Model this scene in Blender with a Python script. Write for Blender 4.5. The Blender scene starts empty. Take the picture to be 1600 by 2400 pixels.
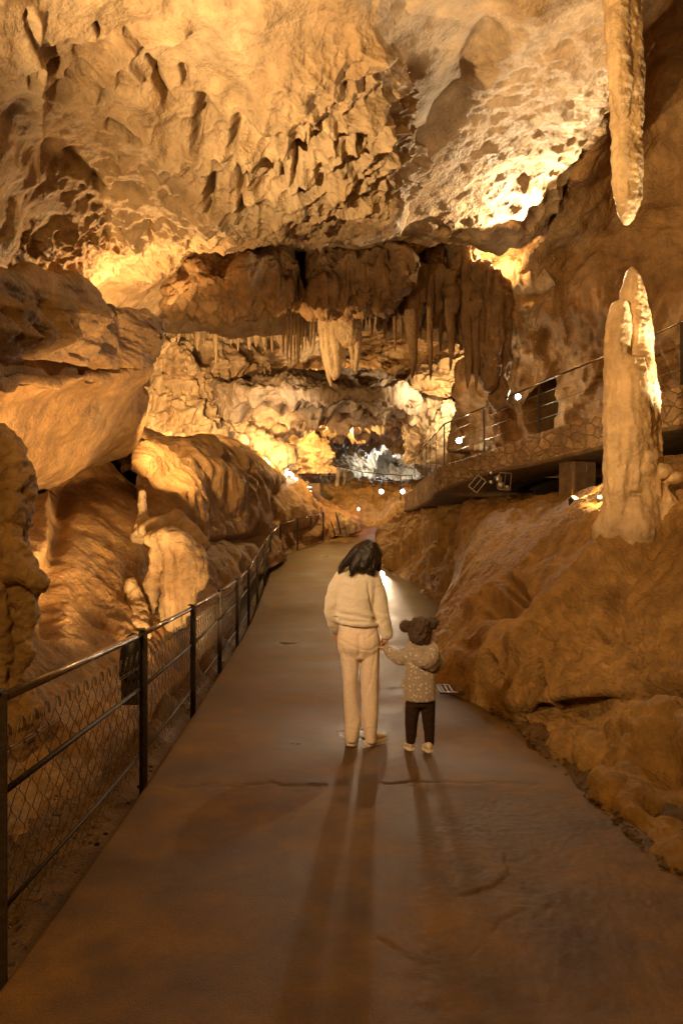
import bpy, bmesh, math, random
import numpy as np
from mathutils import Vector, Matrix
random.seed(7)
RNG = np.random.RandomState(11)
SC = bpy.context.scene
COL = SC.collection
CAMZ = 1.6
FPX = 1600.0

# ---------------------------------------------------------------- camera, world, exposure
cam_d = bpy.data.cameras.new('camera')
cam = bpy.data.objects.new('camera', cam_d)
COL.objects.link(cam)
cam.location = (0, 0, CAMZ)
cam.rotation_euler = (math.radians(90), 0, 0)
cam_d.sensor_fit = 'VERTICAL'
cam_d.sensor_height = 36.0
cam_d.lens = 24.0
cam_d.clip_start = 0.05
cam_d.clip_end = 300
SC.camera = cam
w = bpy.data.worlds.new('World')
SC.world = w
w.use_nodes = True
w.node_tree.nodes['Background'].inputs[0].default_value = (1.0, 0.6, 0.3, 1)
w.node_tree.nodes['Background'].inputs[1].default_value = 0.002
SC.view_settings.view_transform = 'Standard'
SC.view_settings.look = 'None'
SC.view_settings.exposure = 0.8
SC.view_settings.gamma = 1.0
SC.cycles.use_denoising = True
try:
    SC.cycles.denoiser = 'OPENIMAGEDENOISE'
except Exception:
    pass
SC.cycles.max_bounces = 8
SC.cycles.diffuse_bounces = 5
SC.cycles.glossy_bounces = 3
SC.cycles.sample_clamp_indirect = 6.0
SC.cycles.caustics_reflective = False
SC.cycles.caustics_refractive = False

WARM = (1.0, 0.57, 0.17)
AMBER = (1.0, 0.55, 0.14)
NEUT = (1.0, 0.73, 0.42)
COOL = (0.80, 0.92, 1.0)


def at(px, py, d):
    """pixel of the photograph at distance d -> point of the place"""
    return Vector(((px - 800.0) / FPX * d, d, CAMZ - (py - 1200.0) / FPX * d))


def atn(A):
    A = np.asarray(A, float)
    return np.stack([(A[..., 0] - 800) / FPX * A[..., 2], A[..., 2], CAMZ - (A[..., 1] - 1200) / FPX * A[..., 2]], -1)


def proj(P):
    d = np.maximum(P[..., 1], 0.05)
    return 800 + P[..., 0] / d * FPX, 1200 - (P[..., 2] - CAMZ) / d * FPX


# ---------------------------------------------------------------- noise
_perm = RNG.permutation(256).astype(np.int64)
_perm = np.concatenate([_perm, _perm, _perm])
_g = RNG.normal(size=(256, 3))
_g /= np.linalg.norm(_g, axis=1)[:, None]
_jit = RNG.rand(256, 3)


def _h(i, j, k):
    return _perm[_perm[_perm[i & 255] + (j & 255)] + (k & 255)]


def pn(P):
    P = np.asarray(P, float)
    I = np.floor(P).astype(np.int64)
    F = P - I
    U = F * F * F * (F * (F * 6 - 15) + 10)
    out = 0
    for dx in (0, 1):
        wx = U[..., 0] if dx else 1 - U[..., 0]
        for dy in (0, 1):
            wy = U[..., 1] if dy else 1 - U[..., 1]
            for dz in (0, 1):
                wz = U[..., 2] if dz else 1 - U[..., 2]
                g = _g[_h(I[..., 0] + dx, I[..., 1] + dy, I[..., 2] + dz)]
                dot = g[..., 0] * (F[..., 0] - dx) + g[..., 1] * (F[..., 1] - dy) + g[..., 2] * (F[..., 2] - dz)
                out = out + wx * wy * wz * dot
    return out * 1.5


def fbm(P, s=1.0, o=4, gain=0.5, off=0.0):
    P = np.asarray(P) * s + off
    a, t = 1.0, 0
    for i in range(o):
        t = t + a * pn(P + 17.3 * i)
        P = P * 2.03
        a *= gain
    return t


def ridged(P, s=1.0, o=4, gain=0.5, off=0.0):
    P = np.asarray(P) * s + off
    a, t = 1.0, 0
    for i in range(o):
        t = t + a * (1 - 2 * np.abs(pn(P + 9.1 * i)))
        P = P * 2.03
        a *= gain
    return t


def worley(P, s=1.0, off=0.0):
    P = np.asarray(P) * s + off
    I = np.floor(P).astype(np.int64)
    F = P - I
    f1 = np.full(P.shape[:-1], 9.0)
    f2 = np.full(P.shape[:-1], 9.0)
    cid = np.zeros(P.shape[:-1], np.int64)
    for dx in (-1, 0, 1):
        for dy in (-1, 0, 1):
            for dz in (-1, 0, 1):
                h = _h(I[..., 0] + dx, I[..., 1] + dy, I[..., 2] + dz)
                q = _jit[h] + np.array([dx, dy, dz]) - F
                d = np.sqrt((q * q).sum(-1))
                near = d < f1
                f2 = np.where(near, f1, np.minimum(f2, d))
                cid = np.where(near, h, cid)
                f1 = np.where(near, d, f1)
    return f1, f2, cid


def sstep(a, b, x):
    t = np.clip((x - a) / (b - a), 0, 1)
    return t * t * (3 - 2 * t)


def blob(px, py, cx, cy, rx, ry, soft=0.5):
    r = np.sqrt(((px - cx) / rx) ** 2 + ((py - cy) / ry) ** 2)
    return 1 - sstep(1 - soft, 1 + soft, r)


def seg(px, py, pts):
    """distance in photo pixels to a polyline"""
    best = np.full(px.shape, 1e9)
    for (x0, y0), (x1, y1) in zip(pts[:-1], pts[1:]):
        vx, vy = x1 - x0, y1 - y0
        t = np.clip(((px - x0) * vx + (py - y0) * vy) / (vx * vx + vy * vy + 1e-9), 0, 1)
        best = np.minimum(best, np.hypot(px - x0 - t * vx, py - y0 - t * vy))
    return best


def groove(px, py, pts, wdt):
    return np.exp(-(seg(px, py, pts) / wdt) ** 2)


# ---------------------------------------------------------------- tags and mesh helpers
def tag(o, label=None, cat=None, group=None, kind=None):
    if label: o['label'] = label
    if cat: o['category'] = cat
    if group: o['group'] = group
    if kind: o['kind'] = kind
    return o


def empty(name, loc=(0, 0, 0), label=None, cat=None, group=None):
    o = bpy.data.objects.new(name, None)
    COL.objects.link(o)
    o.location = loc
    o.empty_display_size = 0.1
    return tag(o, label, cat, group)


def link(name, me, mat=None, parent=None, smooth=True):
    o = bpy.data.objects.new(name, me)
    COL.objects.link(o)
    if mat is not None:
        me.materials.append(mat)
    if smooth and len(me.polygons):
        me.polygons.foreach_set('use_smooth', [True] * len(me.polygons))
    if parent is not None:
        o.parent = parent
        bpy_par = Matrix.LocRotScale(parent.location, parent.rotation_euler, parent.scale)
        gp = parent.parent
        while gp is not None:
            bpy_par = Matrix.LocRotScale(gp.location, gp.rotation_euler, gp.scale) @ bpy_par
            gp = gp.parent
        o.matrix_parent_inverse = bpy_par.inverted()
    return o


def mesh_np(name, V, F):
    me = bpy.data.meshes.new(name)
    V = np.asarray(V, np.float32)
    F = np.asarray(F, np.int32)
    me.vertices.add(len(V))
    me.vertices.foreach_set('co', V.ravel())
    k = F.shape[1]
    me.loops.add(len(F) * k)
    me.loops.foreach_set('vertex_index', F.ravel())
    me.polygons.add(len(F))
    me.polygons.foreach_set('loop_start', np.arange(0, len(F) * k, k, dtype=np.int32))
    me.update(calc_edges=True)
    me.validate()
    return me


def grid_faces(n, m, wrap=False):
    idx = np.arange(n * m).reshape(n, m)
    if wrap:
        idx = np.concatenate([idx, idx[:, :1]], 1)
    a, b, c, d = idx[:-1, :-1], idx[:-1, 1:], idx[1:, 1:], idx[1:, :-1]
    return np.stack([a, b, c, d], -1).reshape(-1, 4)


def cr(A, n, axis):
    """resample along an axis with a Catmull-Rom spline"""
    A = np.moveaxis(np.asarray(A, float), axis, 0)
    k = len(A)
    t = np.linspace(0, k - 1, n)
    i = np.minimum(t.astype(int), k - 2)
    f = (t - i).reshape((-1,) + (1,) * (A.ndim - 1))
    p1, p2 = A[i], A[i + 1]
    p0 = np.where((i > 0).reshape(f.shape), A[np.maximum(i - 1, 0)], 2 * p1 - p2)
    p3 = np.where((i + 2 < k).reshape(f.shape), A[np.minimum(i + 2, k - 1)], 2 * p2 - p1)
    r = 0.5 * ((2 * p1) + (-p0 + p2) * f + (2 * p0 - 5 * p1 + 4 * p2 - p3) * f * f + (-p0 + 3 * p1 - 3 * p2 + p3) * f ** 3)
    return np.moveaxis(r, 0, axis)


def gnormals(P):
    du = np.gradient(P, axis=1)
    dv = np.gradient(P, axis=0)
    N = np.cross(du, dv)
    return N / (np.linalg.norm(N, axis=-1, keepdims=True) + 1e-12)


def patch(name, W, nv, nu, mat, disp=None, parent=None, toward=(0, 0, CAMZ), passes=1):
    """a rock surface through a grid of control points of the place, carved by noise"""
    W = np.asarray(W, float)
    P = cr(cr(W, nv, 0), nu, 1)
    N = gnormals(P)
    s = np.sign(np.median((N * (np.asarray(toward) - P)).sum(-1))) or 1.0
    N = N * s
    if disp is not None:
        for f in (disp if isinstance(disp, (list, tuple)) else [disp]):
            px, py = proj(P)
            d = f(P, N, px, py)
            P = P + N * d[..., None]
            N = gnormals(P) * s
    F = grid_faces(nv, nu)
    if s < 0:
        F = F[:, ::-1]
    me = mesh_np(name, P.reshape(-1, 3), F)
    return link(name, me, mat, parent)


def tube_np(pts, rads, k=10, cap=True, squash=None):
    """a tapered tube; rads one number or (a, b) per point"""
    pts = np.asarray(pts, float)
    n = len(pts)
    R = np.asarray([(r, r) if np.isscalar(r) else r for r in rads], float)
    T = np.gradient(pts, axis=0)
    T /= np.linalg.norm(T, axis=1)[:, None] + 1e-12
    ref = np.array([0, 1.0, 0]) if abs(T[:, 1]).mean() < 0.8 else np.array([1.0, 0, 0])
    B = np.cross(T, ref)
    B /= np.linalg.norm(B, axis=1)[:, None] + 1e-12
    C = np.cross(B, T)
    a = np.linspace(0, 2 * np.pi, k, endpoint=False)
    V = pts[:, None] + B[:, None] * (np.cos(a)[None, :, None] * R[:, None, None, 0]) + C[:, None] * (np.sin(a)[None, :, None] * R[:, None, None, 1])
    F = grid_faces(n, k, True)
    V = V.reshape(-1, 3)
    F = [tuple(f) for f in F]
    if cap:
        F.append(tuple(range(k - 1, -1, -1)))
        F.append(tuple(range((n - 1) * k, n * k)))
    return V, F


class MB:
    """collects shapes into one mesh"""
    def __init__(self):
        self.v, self.f = [], []
    def add(self, V, F):
        b = len(self.v)
        self.v += [tuple(map(float, x)) for x in V]
        self.f += [tuple(int(i) + b for i in x) for x in F]
        return self
    def tube(self, pts, rads, k=8, cap=True):
        if np.isscalar(rads):
            rads = [rads] * len(pts)
        return self.add(*tube_np(pts, rads, k, cap))
    def box(self, c, s, M=None):
        c = Vector(c)
        vs = [Vector((x * s[0] / 2, y * s[1] / 2, z * s[2] / 2)) for x in (-1, 1) for y in (-1, 1) for z in (-1, 1)]
        if M is not None:
            vs = [M @ v for v in vs]
        return self.add([v + c for v in vs], [(0, 1, 3, 2), (4, 6, 7, 5), (0, 4, 5, 1), (2, 3, 7, 6), (0, 2, 6, 4), (1, 5, 7, 3)])
    def ball(self, c, r, n=12, m=8):
        c = np.asarray(c, float)
        r = np.broadcast_to(np.asarray(r, float), (3,))
        th = np.linspace(0, np.pi, m)[1:-1]
        ph = np.linspace(0, 2 * np.pi, n, endpoint=False)
        V = [c + r * np.array([math.sin(t) * math.cos(p), math.sin(t) * math.sin(p), math.cos(t)]) for t in th for p in ph]
        F = [tuple(f) for f in grid_faces(m - 2, n, True)]
        V += [c + r * np.array([0, 0, 1]), c - r * np.array([0, 0, 1])]
        a, b = len(V) - 2, len(V) - 1
        F += [(a, (i + 1) % n, i) for i in range(n)]
        F += [(b, (m - 3) * n + i, (m - 3) * n + (i + 1) % n) for i in range(n)]
        return self.add(V, F)
    def mesh(self, name):
        me = bpy.data.meshes.new(name)
        me.from_pydata(self.v, [], self.f)
        bm = bmesh.new(); bm.from_mesh(me)
        bmesh.ops.recalc_face_normals(bm, faces=bm.faces)
        bm.to_mesh(me); bm.free()
        return me
    def build(self, name, mat, parent=None, smooth=True, bevel=0):
        o = link(name, self.mesh(name), mat, parent, smooth)
        if bevel:
            b = o.modifiers.new('bevel', 'BEVEL'); b.width = bevel; b.segments = 2; b.limit_method = 'ANGLE'
        return o


def remeshed(name, mb, voxel, smooth_it=4, mat=None, parent=None, disp=None):
    """one continuous surface round overlapping shapes"""
    me = mb.mesh(name)
    t = bpy.data.objects.new('tmp', me)
    COL.objects.link(t)
    m = t.modifiers.new('r', 'REMESH'); m.mode = 'VOXEL'; m.voxel_size = voxel
    if smooth_it:
        s = t.modifiers.new('s', 'SMOOTH'); s.iterations = smooth_it; s.factor = 0.5
    dg = bpy.context.evaluated_depsgraph_get()
    out = bpy.data.meshes.new_from_object(t.evaluated_get(dg))
    out.name = name
    bpy.data.objects.remove(t)
    bpy.data.meshes.remove(me)
    if disp is not None:
        n = len(out.vertices)
        P = np.empty(n * 3, np.float32); out.vertices.foreach_get('co', P); P = P.reshape(-1, 3)
        N = np.empty(n * 3, np.float32); out.vertices.foreach_get('normal', N); N = N.reshape(-1, 3)
        P = P + N * disp(P, N)[:, None]
        out.vertices.foreach_set('co', P.astype(np.float32).ravel())
        out.update()
    return link(name, out, mat, parent)


# ---------------------------------------------------------------- materials
def rock_mat(name, c0, c1, c2, rough=0.62, scale=1.0, bump=0.5, fine=1.0, streak=0.0, spec=0.4, wet=0.0):
    m = bpy.data.materials.new(name)
    m.use_nodes = True
    nt = m.node_tree
    N, L = nt.nodes, nt.links
    b = N['Principled BSDF']
    tc = N.new('ShaderNodeTexCoord')
    n1 = N.new('ShaderNodeTexNoise'); n1.inputs['Scale'].default_value = 0.55 * scale; n1.inputs['Detail'].default_value = 6; n1.inputs['Roughness'].default_value = 0.62
    n2 = N.new('ShaderNodeTexNoise'); n2.inputs['Scale'].default_value = 3.2 * scale; n2.inputs['Detail'].default_value = 8; n2.inputs['Roughness'].default_value = 0.68
    r1 = N.new('ShaderNodeValToRGB')
    r1.color_ramp.elements[0].position = 0.33; r1.color_ramp.elements[0].color = (*c0, 1)
    r1.color_ramp.elements[1].position = 0.66; r1.color_ramp.elements[1].color = (*c2, 1)
    e = r1.color_ramp.elements.new(0.5); e.color = (*c1, 1)
    r2 = N.new('ShaderNodeMapRange'); r2.inputs[1].default_value = 0.3; r2.inputs[2].default_value = 0.72; r2.inputs[3].default_value = 0.52; r2.inputs[4].default_value = 1.16
    mul = N.new('ShaderNodeMixRGB'); mul.blend_type = 'MULTIPLY'; mul.inputs[0].default_value = 1.0
    L.new(tc.outputs['Object'], n1.inputs['Vector'])
    L.new(tc.outputs['Object'], n2.inputs['Vector'])
    L.new(n1.outputs['Fac'], r1.inputs[0])
    L.new(n2.outputs['Fac'], r2.inputs[0])
    L.new(r1.outputs[0], mul.inputs[1])
    L.new(r2.outputs[0], mul.inputs[2])
    col = mul.outputs[0]
    if streak:
        mp = N.new('ShaderNodeMapping'); mp.inputs['Scale'].default_value = (5 * scale, 5 * scale, 0.5 * scale)
        ns = N.new('ShaderNodeTexNoise'); ns.inputs['Scale'].default_value = 1.6; ns.inputs['Detail'].default_value = 5
        rs = N.new('ShaderNodeMapRange'); rs.inputs[1].default_value = 0.35; rs.inputs[2].default_value = 0.65; rs.inputs[3].default_value = 1 - streak; rs.inputs[4].default_value = 1.0
        mu = N.new('ShaderNodeMixRGB'); mu.blend_type = 'MULTIPLY'; mu.inputs[0].default_value = 1.0
        L.new(tc.outputs['Object'], mp.inputs[0]); L.new(mp.outputs[0], ns.inputs['Vector']); L.new(ns.outputs['Fac'], rs.inputs[0])
        L.new(col, mu.inputs[1]); L.new(rs.outputs[0], mu.inputs[2]); col = mu.outputs[0]
    L.new(col, b.inputs['Base Color'])
    n3 = N.new('ShaderNodeTexNoise'); n3.inputs['Scale'].default_value = 20 * fine; n3.inputs['Detail'].default_value = 9; n3.inputs['Roughness'].default_value = 0.7
    n4 = N.new('ShaderNodeTexVoronoi'); n4.inputs['Scale'].default_value = 22 * fine
    ad = N.new('ShaderNodeMath'); ad.operation = 'MULTIPLY_ADD'; ad.inputs[1].default_value = 0.35
    L.new(tc.outputs['Object'], n3.inputs['Vector']); L.new(tc.outputs['Object'], n4.inputs['Vector'])
    L.new(n4.outputs['Distance'], ad.inputs[0]); L.new(n3.outputs['Fac'], ad.inputs[2])
    bp = N.new('ShaderNodeBump'); bp.inputs['Strength'].default_value = min(1.0, bump * 1.35); bp.inputs['Distance'].default_value = 0.05 / fine
    L.new(ad.outputs[0], bp.inputs['Height']); L.new(bp.outputs[0], b.inputs['Normal'])
    rr = N.new('ShaderNodeMapRange'); rr.inputs[1].default_value = 0.3; rr.inputs[2].default_value = 0.7; rr.inputs[3].default_value = rough - 0.12 - wet; rr.inputs[4].default_value = rough + 0.18
    L.new(n2.outputs['Fac'], rr.inputs[0]); L.new(rr.outputs[0], b.inputs['Roughness'])
    b.inputs['Specular IOR Level'].default_value = spec
    return m


def plain_mat(name, c, rough=0.5, metal=0.0, var=0.25, scale=30, bump=0.0, spec=0.5, sheen=0.0):
    m = bpy.data.materials.new(name)
    m.use_nodes = True
    nt = m.node_tree; N, L = nt.nodes, nt.links
    b = N['Principled BSDF']
    tc = N.new('ShaderNodeTexCoord')
    n = N.new('ShaderNodeTexNoise'); n.inputs['Scale'].default_value = scale; n.inputs['Detail'].default_value = 6
    r = N.new('ShaderNodeMapRange'); r.inputs[1].default_value = 0.3; r.inputs[2].default_value = 0.7; r.inputs[3].default_value = 1 - var; r.inputs[4].default_value = 1 + var * 0.4
    mu = N.new('ShaderNodeMixRGB'); mu.blend_type = 'MULTIPLY'; mu.inputs[0].default_value = 1; mu.inputs[1].default_value = (*c, 1)
    L.new(tc.outputs['Object'], n.inputs['Vector']); L.new(n.outputs['Fac'], r.inputs[0]); L.new(r.outputs[0], mu.inputs[2]); L.new(mu.outputs[0], b.inputs['Base Color'])
    b.inputs['Roughness'].default_value = rough; b.inputs['Metallic'].default_value = metal
    b.inputs['Specular IOR Level'].default_value = spec
    if sheen:
        b.inputs['Sheen Weight'].default_value = sheen; b.inputs['Sheen Roughness'].default_value = 0.4
    if bump:
        bp = N.new('ShaderNodeBump'); bp.inputs['Strength'].default_value = min(1.0, bump * 1.35); bp.inputs['Distance'].default_value = 0.01
        L.new(n.outputs['Fac'], bp.inputs['Height']); L.new(bp.outputs[0], b.inputs['Normal'])
    return m


def glow_mat(name, c, s):
    m = bpy.data.materials.new(name)
    m.use_nodes = True
    b = m.node_tree.nodes['Principled BSDF']
    b.inputs['Base Color'].default_value = (0.8, 0.8, 0.8, 1)
    b.inputs['Emission Color'].default_value = (*c, 1)
    b.inputs['Emission Strength'].default_value = s
    return m


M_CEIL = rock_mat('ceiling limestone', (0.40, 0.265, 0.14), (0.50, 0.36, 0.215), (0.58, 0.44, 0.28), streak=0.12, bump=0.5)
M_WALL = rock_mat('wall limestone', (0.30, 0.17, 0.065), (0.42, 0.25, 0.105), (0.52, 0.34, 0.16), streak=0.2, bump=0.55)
M_SLOPE = rock_mat('ochre flowstone', (0.39, 0.215, 0.058), (0.48, 0.28, 0.085), (0.56, 0.345, 0.125), rough=0.58, bump=0.9, fine=1.3, streak=0.3)
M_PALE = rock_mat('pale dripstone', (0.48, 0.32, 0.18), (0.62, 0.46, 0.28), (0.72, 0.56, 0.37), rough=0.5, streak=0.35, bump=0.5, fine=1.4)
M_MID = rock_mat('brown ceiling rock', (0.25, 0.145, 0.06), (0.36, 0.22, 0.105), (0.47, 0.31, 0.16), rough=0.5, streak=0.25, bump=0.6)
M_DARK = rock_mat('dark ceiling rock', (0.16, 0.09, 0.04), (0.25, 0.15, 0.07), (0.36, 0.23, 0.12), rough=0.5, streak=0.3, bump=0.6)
M_GREY = rock_mat('grey cave rock', (0.24, 0.17, 0.11), (0.36, 0.27, 0.19), (0.48, 0.38, 0.28), rough=0.55, bump=0.6)


# ---------------------------------------------------------------- lamps of the cave, added lights among them
def lamp(p, watts, col=WARM, r=0.06, spot=None, aim=None, blend=0.6, name='cave_or_fill_lamp'):
    d = bpy.data.lights.new(name, 'SPOT' if spot else 'POINT')
    d.energy = watts
    d.color = col
    d.shadow_soft_size = r
    o = bpy.data.objects.new(name, d)
    COL.objects.link(o)
    o.location = p
    if spot:
        d.spot_size = math.radians(spot); d.spot_blend = blend
        o.rotation_euler = (Vector(aim) - Vector(p)).to_track_quat('-Z', 'Y').to_euler()
    return o
# hidden lamps of the show cave and added fill lights (the visible ones carry their light in their own builders further down)
WCREAM = (1.0, 0.645, 0.29)
HALO = (1.0, 0.585, 0.225)
SOFT = (1.0, 0.64, 0.33)
lamp(at(352, 790, 11.3), 250, HALO)                     # behind the nose of the left ledge
lamp(at(425, 835, 11.8), 420, HALO, .05, 36, at(800, 800, 14.0), .6)   # added spot in the air past the nose, brightens the hanging dripstone
lamp(at(190, 800, 9.4), 90, HALO)                       # on top of the left ledge
lamp((-2.75, 4.4, 3.0), 1500, WCREAM, .06, 85, at(740, 60, 6.6), .9)     # on the left wall, thrown up at the ceiling
lamp(at(1256, 560, 12.5), 430, NEUT, .03, 122, at(1120, 260, 9.8), .12)   # under the lip of the right ceiling
lamp(at(1150, 600, 14.3), 75, HALO)                    # in the hollow below it
lamp(at(306, 1552, 5.95), 1300, HALO, .16, 74, at(130, 985, 8.6), 1.0)   # low floodlight behind the fence
lamp((-1.95, 6.7, -.1), 240, HALO, .06, 60, at(430, 1290, 9.2), .6)
lamp(at(430, 960, 17.5), 760, HALO, .06, 125, at(470, 850, 23), .8)                      # behind the mound
lamp(at(635, 1080, 22.0), 420, HALO, .06, 125, at(630, 1000, 26), .7)
lamp(at(1068, 905, 18.2), 1300, NEUT, .05, 85, at(1035, 868, 21), .6)
lamp(at(1015, 1000, 19.4), 150, NEUT, .05, 100, at(985, 950, 23), .5)
lamp(at(780, 850, 24.5), 130, HALO)  # added to brighten the recess behind the hanging stalactites
lamp(at(640, 985, 19.6), 150, NEUT, .05, 110, at(700, 965, 24), .6)
lamp(at(900, 1090, 39), 160, COOL)
lamp(at(800, 1010, 27), 400, WARM)
lamp(at(1700, 1000, 7.6), 300, NEUT, .05, 70, at(1500, 800, 7.9), .5)    # right of the tall stalagmite
lamp(at(1700, 980, 7.4), 480, NEUT, .05, 60, at(1470, 350, 7.5), .5)
lamp((-2.3, 1.2, 3.4), 600, SOFT, .12, 64, (1.4, 7.6, 1.5), 1.0)       # added fill from the left for the slope and the figures
lamp((-2.4, 1.3, 3.5), 1250, HALO, .08, 22, (3.15, 7.5, 6.4), .7)  # added spot that brightens the huge stalactite
lamp((-2.4, 1.25, 3.4), 1250, HALO, .08, 24, (3.35, 7.8, 3.0), .7)          # added spot that brightens the tall stalagmite
lamp((-1.2, -2.5, 4.6), 520, AMBER, .3)                  # added orange fill from behind the visitor for the path
lamp(at(352, 985, 11.8), 950, HALO, .1, 84, at(560, 1150, 17.5), 1.0)         # added under the right end of the ledge to brighten the mound
lamp(at(985, 660, 14.0), 50, HALO, .03, 110, at(890, 680, 13.6), .6)       # in the arch beside the hanging block
lamp((-2.5, 1.4, 3.3), 900, HALO, .06, 26, (3.7, 13.5, 2.6), .8)           # added spot to brighten the walkway
lamp(at(1258, 556, 12.45), 420, NEUT, .02, 13, at(1388, 215, 9.75), .2)          # second light added here to draw the bright strip across the right ceiling
# ================================================================ the cave itself
def rough(P, a=0.22, b=0.07, c=0.022, off=0.0):
    return a * fbm(P, 0.55, 3, off=off) + b * fbm(P, 2.1, 3, off=off + 5) + c * fbm(P, 7.5, 3, off=off + 9)


def scallop(P, s, sx=(1, 1, 1), warp=0.25):
    Q = P * np.asarray(sx)
    Q = Q + warp / s * np.stack([pn(Q * s * 0.8), pn(Q * s * 0.8 + 31), pn(Q * s * 0.8 + 57)], -1)
    f1, f2, _ = worley(Q, s)
    return f1 * f1 * 1.5


def drips(P, s=2.2, a=1.0, zs=0.22, off=0.0):
    Q = P * np.array([s, s, s * zs])
    return a * (0.7 * ridged(Q, 1.0, 2, off=off) + 0.45 * ridged(Q, 2.6, 2, off=off + 3))


def ctrl(cols, rows_py, depth):
    """cols: photo x per column (number or list per row); depth[col][row]"""
    R, Cn = len(rows_py), len(cols)
    A = np.zeros((R, Cn, 3))
    for j in range(Cn):
        for i in range(R):
            cx = cols[j][i] if hasattr(cols[j], '__len__') else cols[j]
            py = rows_py[i][j] if hasattr(rows_py[i], '__len__') else rows_py[i]
            A[i, j] = (cx, py, depth[j][i])
    return atn(A)


# ---- main ceiling
def d_ceiling(P, N, px, py):
    d = rough(P, 0.24, 0.06, 0.014)
    d = d + 0.12 * fbm(P, 0.9, 2, off=40)
    # scalloped lower part
    m = np.maximum(blob(px, py, 700, 430, 290, 140, 0.3), blob(px, py, 870, 330, 110, 220, 0.3))
    m2 = np.maximum(blob(px, py, 330, 420, 190, 150, 0.4), blob(px, py, 560, 300, 240, 110, 0.4))
    m3 = blob(px, py, 260, 590, 260, 70, 0.4)
    f = scallop(P, 3.2, warp=0.35)
    g = scallop(P, 6.2, warp=0.3)
    g2 = scallop(P, 9.5, warp=0.3)
    low = sstep(440, 520, py)
    d = d + m * (0.20 * (f - 0.45) + (1 - .6 * low) * 0.13 * (g - 0.4) + (.4 + .6 * low) * .075 * (g2 - .4)) + m2 * (0.13 * (scallop(P, 1.7, warp=0.5) - 0.45) + 0.08 * (f - .4) + .03 * (g - .4))
    d = d + m3 * (0.10 * (g - .45) + .14 * (f - .45) + 0.05 * drips(P, 2.6))
    # popcorn rows in the upper right
    d = d + blob(px, py, 800, 230, 140, 130, 0.5) * (0.07 * drips(P, 4.0) + 0.10 * (f - 0.4) + .06 * (g - .4))
    pits = blob(px, py, 150, 170, 130, 70, 0.4)
    d = d - pits * 0.12 * (1 - sstep(0.15, 0.42, scallop(P, 3.4)))
    # clefts and ridges where the photograph shows them
    for pts, wd, dep in [
        ([(468, 240), (462, 300), (455, 360)], 12, .55), ([(548, 290), (540, 350)], 12, .5),
        ([(500, 400), (494, 480)], 9, .5), ([(566, 400), (568, 480)], 9, .5), ([(375, 200), (400, 255)], 12, .4),
        ([(350, 145), (378, 180)], 8, .3), ([(430, 170), (436, 205)], 10, .3), ([(660, 395), (664, 430)], 8, .35),
        ([(708, 420), (705, 450)], 8, .35), ([(700, 350), (690, 400)], 9, .4), ([(45, 20), (70, 110)], 18, .2),
        ([(345, 520), (365, 570)], 7, .25), ([(300, 90), (330, 105)], 9, .25), ([(210, 205), (285, 205)], 8, .25), ([(230, 60), (240, 90)], 8, .3),
        ([(260, 300), (320, 330)], 10, .3), ([(180, 380), (240, 450)], 12, .3)]:
        wob = 6 * fbm(P, 3.0, 2, off=71)
        d = d - .7 * dep * np.exp(-(((seg(px, py, pts) + wob) / (wd * .75)) ** 2))
    for pts, wd, h in [([(60, 40), (60, 180), (70, 260), (100, 340), (85, 420)], 26, .16), ([(230, 170), (330, 190), (300, 150)], 10, .15), ([(430, 60), (300, 110), (220, 230)], 16, .2)]:
        d = d + h * groove(px, py, pts, wd)
    return d


rows = [-700, -250, 0, 150, 300, 430, 530, 572, 640, 780]
dep = [
    [3.6, 4.2, 4.5, 4.7, 5.0, 5.4, 5.8, 6.1, 6.5, 7.5],
    [4.0, 4.9, 5.4, 5.8, 6.3, 6.8, 7.3, 7.6, 8.0, 9.0],
    [4.2, 5.2, 6.0, 6.6, 7.3, 7.9, 8.5, 8.9, 9.6, 11.0],
    [4.3, 5.4, 6.3, 7.0, 7.8, 8.6, 9.4, 9.9, 10.9, 13.2],
    [4.4, 5.5, 6.5, 7.2, 7.9, 8.8, 9.8, 10.7, 12.2, 14.2],
    [4.4, 5.6, 6.6, 7.3, 8.0, 8.7, 9.6, 11.2, 13.4, 15.5],
    [4.4, 5.6, 6.6, 7.2, 7.8, 8.6, 9.5, 12.0, 14.4, 16],
    [4.4, 5.6, 6.6, 7.2, 7.8, 8.6, 9.5, 12.4, 14.8, 16],
    [4.4, 5.6, 6.7, 7.3, 8.0, 8.8, 9.7, 12.6, 15.0, 16],
    [4.4, 5.65, 7.0, 8.0, 8.7, 9.4, 10.1, 13.0, 15.2, 16],
    [4.4, 5.7, 7.2, 8.9, 10.8, 12.0, 13.0, 13.9, 15.6, 16.5]]
W = ctrl([-300, -50, 80, 200, 330, 450, 600, 750, 880, 938, [950, 950, 940, 930, 948, 950, 945, 945, 950, 950]], rows, dep)
ceil = patch('cave_ceiling', W, 620, 560, M_CEIL, d_ceiling)
tag(ceil, 'broad scalloped limestone ceiling bulging over the left of the path', 'cave ceiling', kind='structure')


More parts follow.
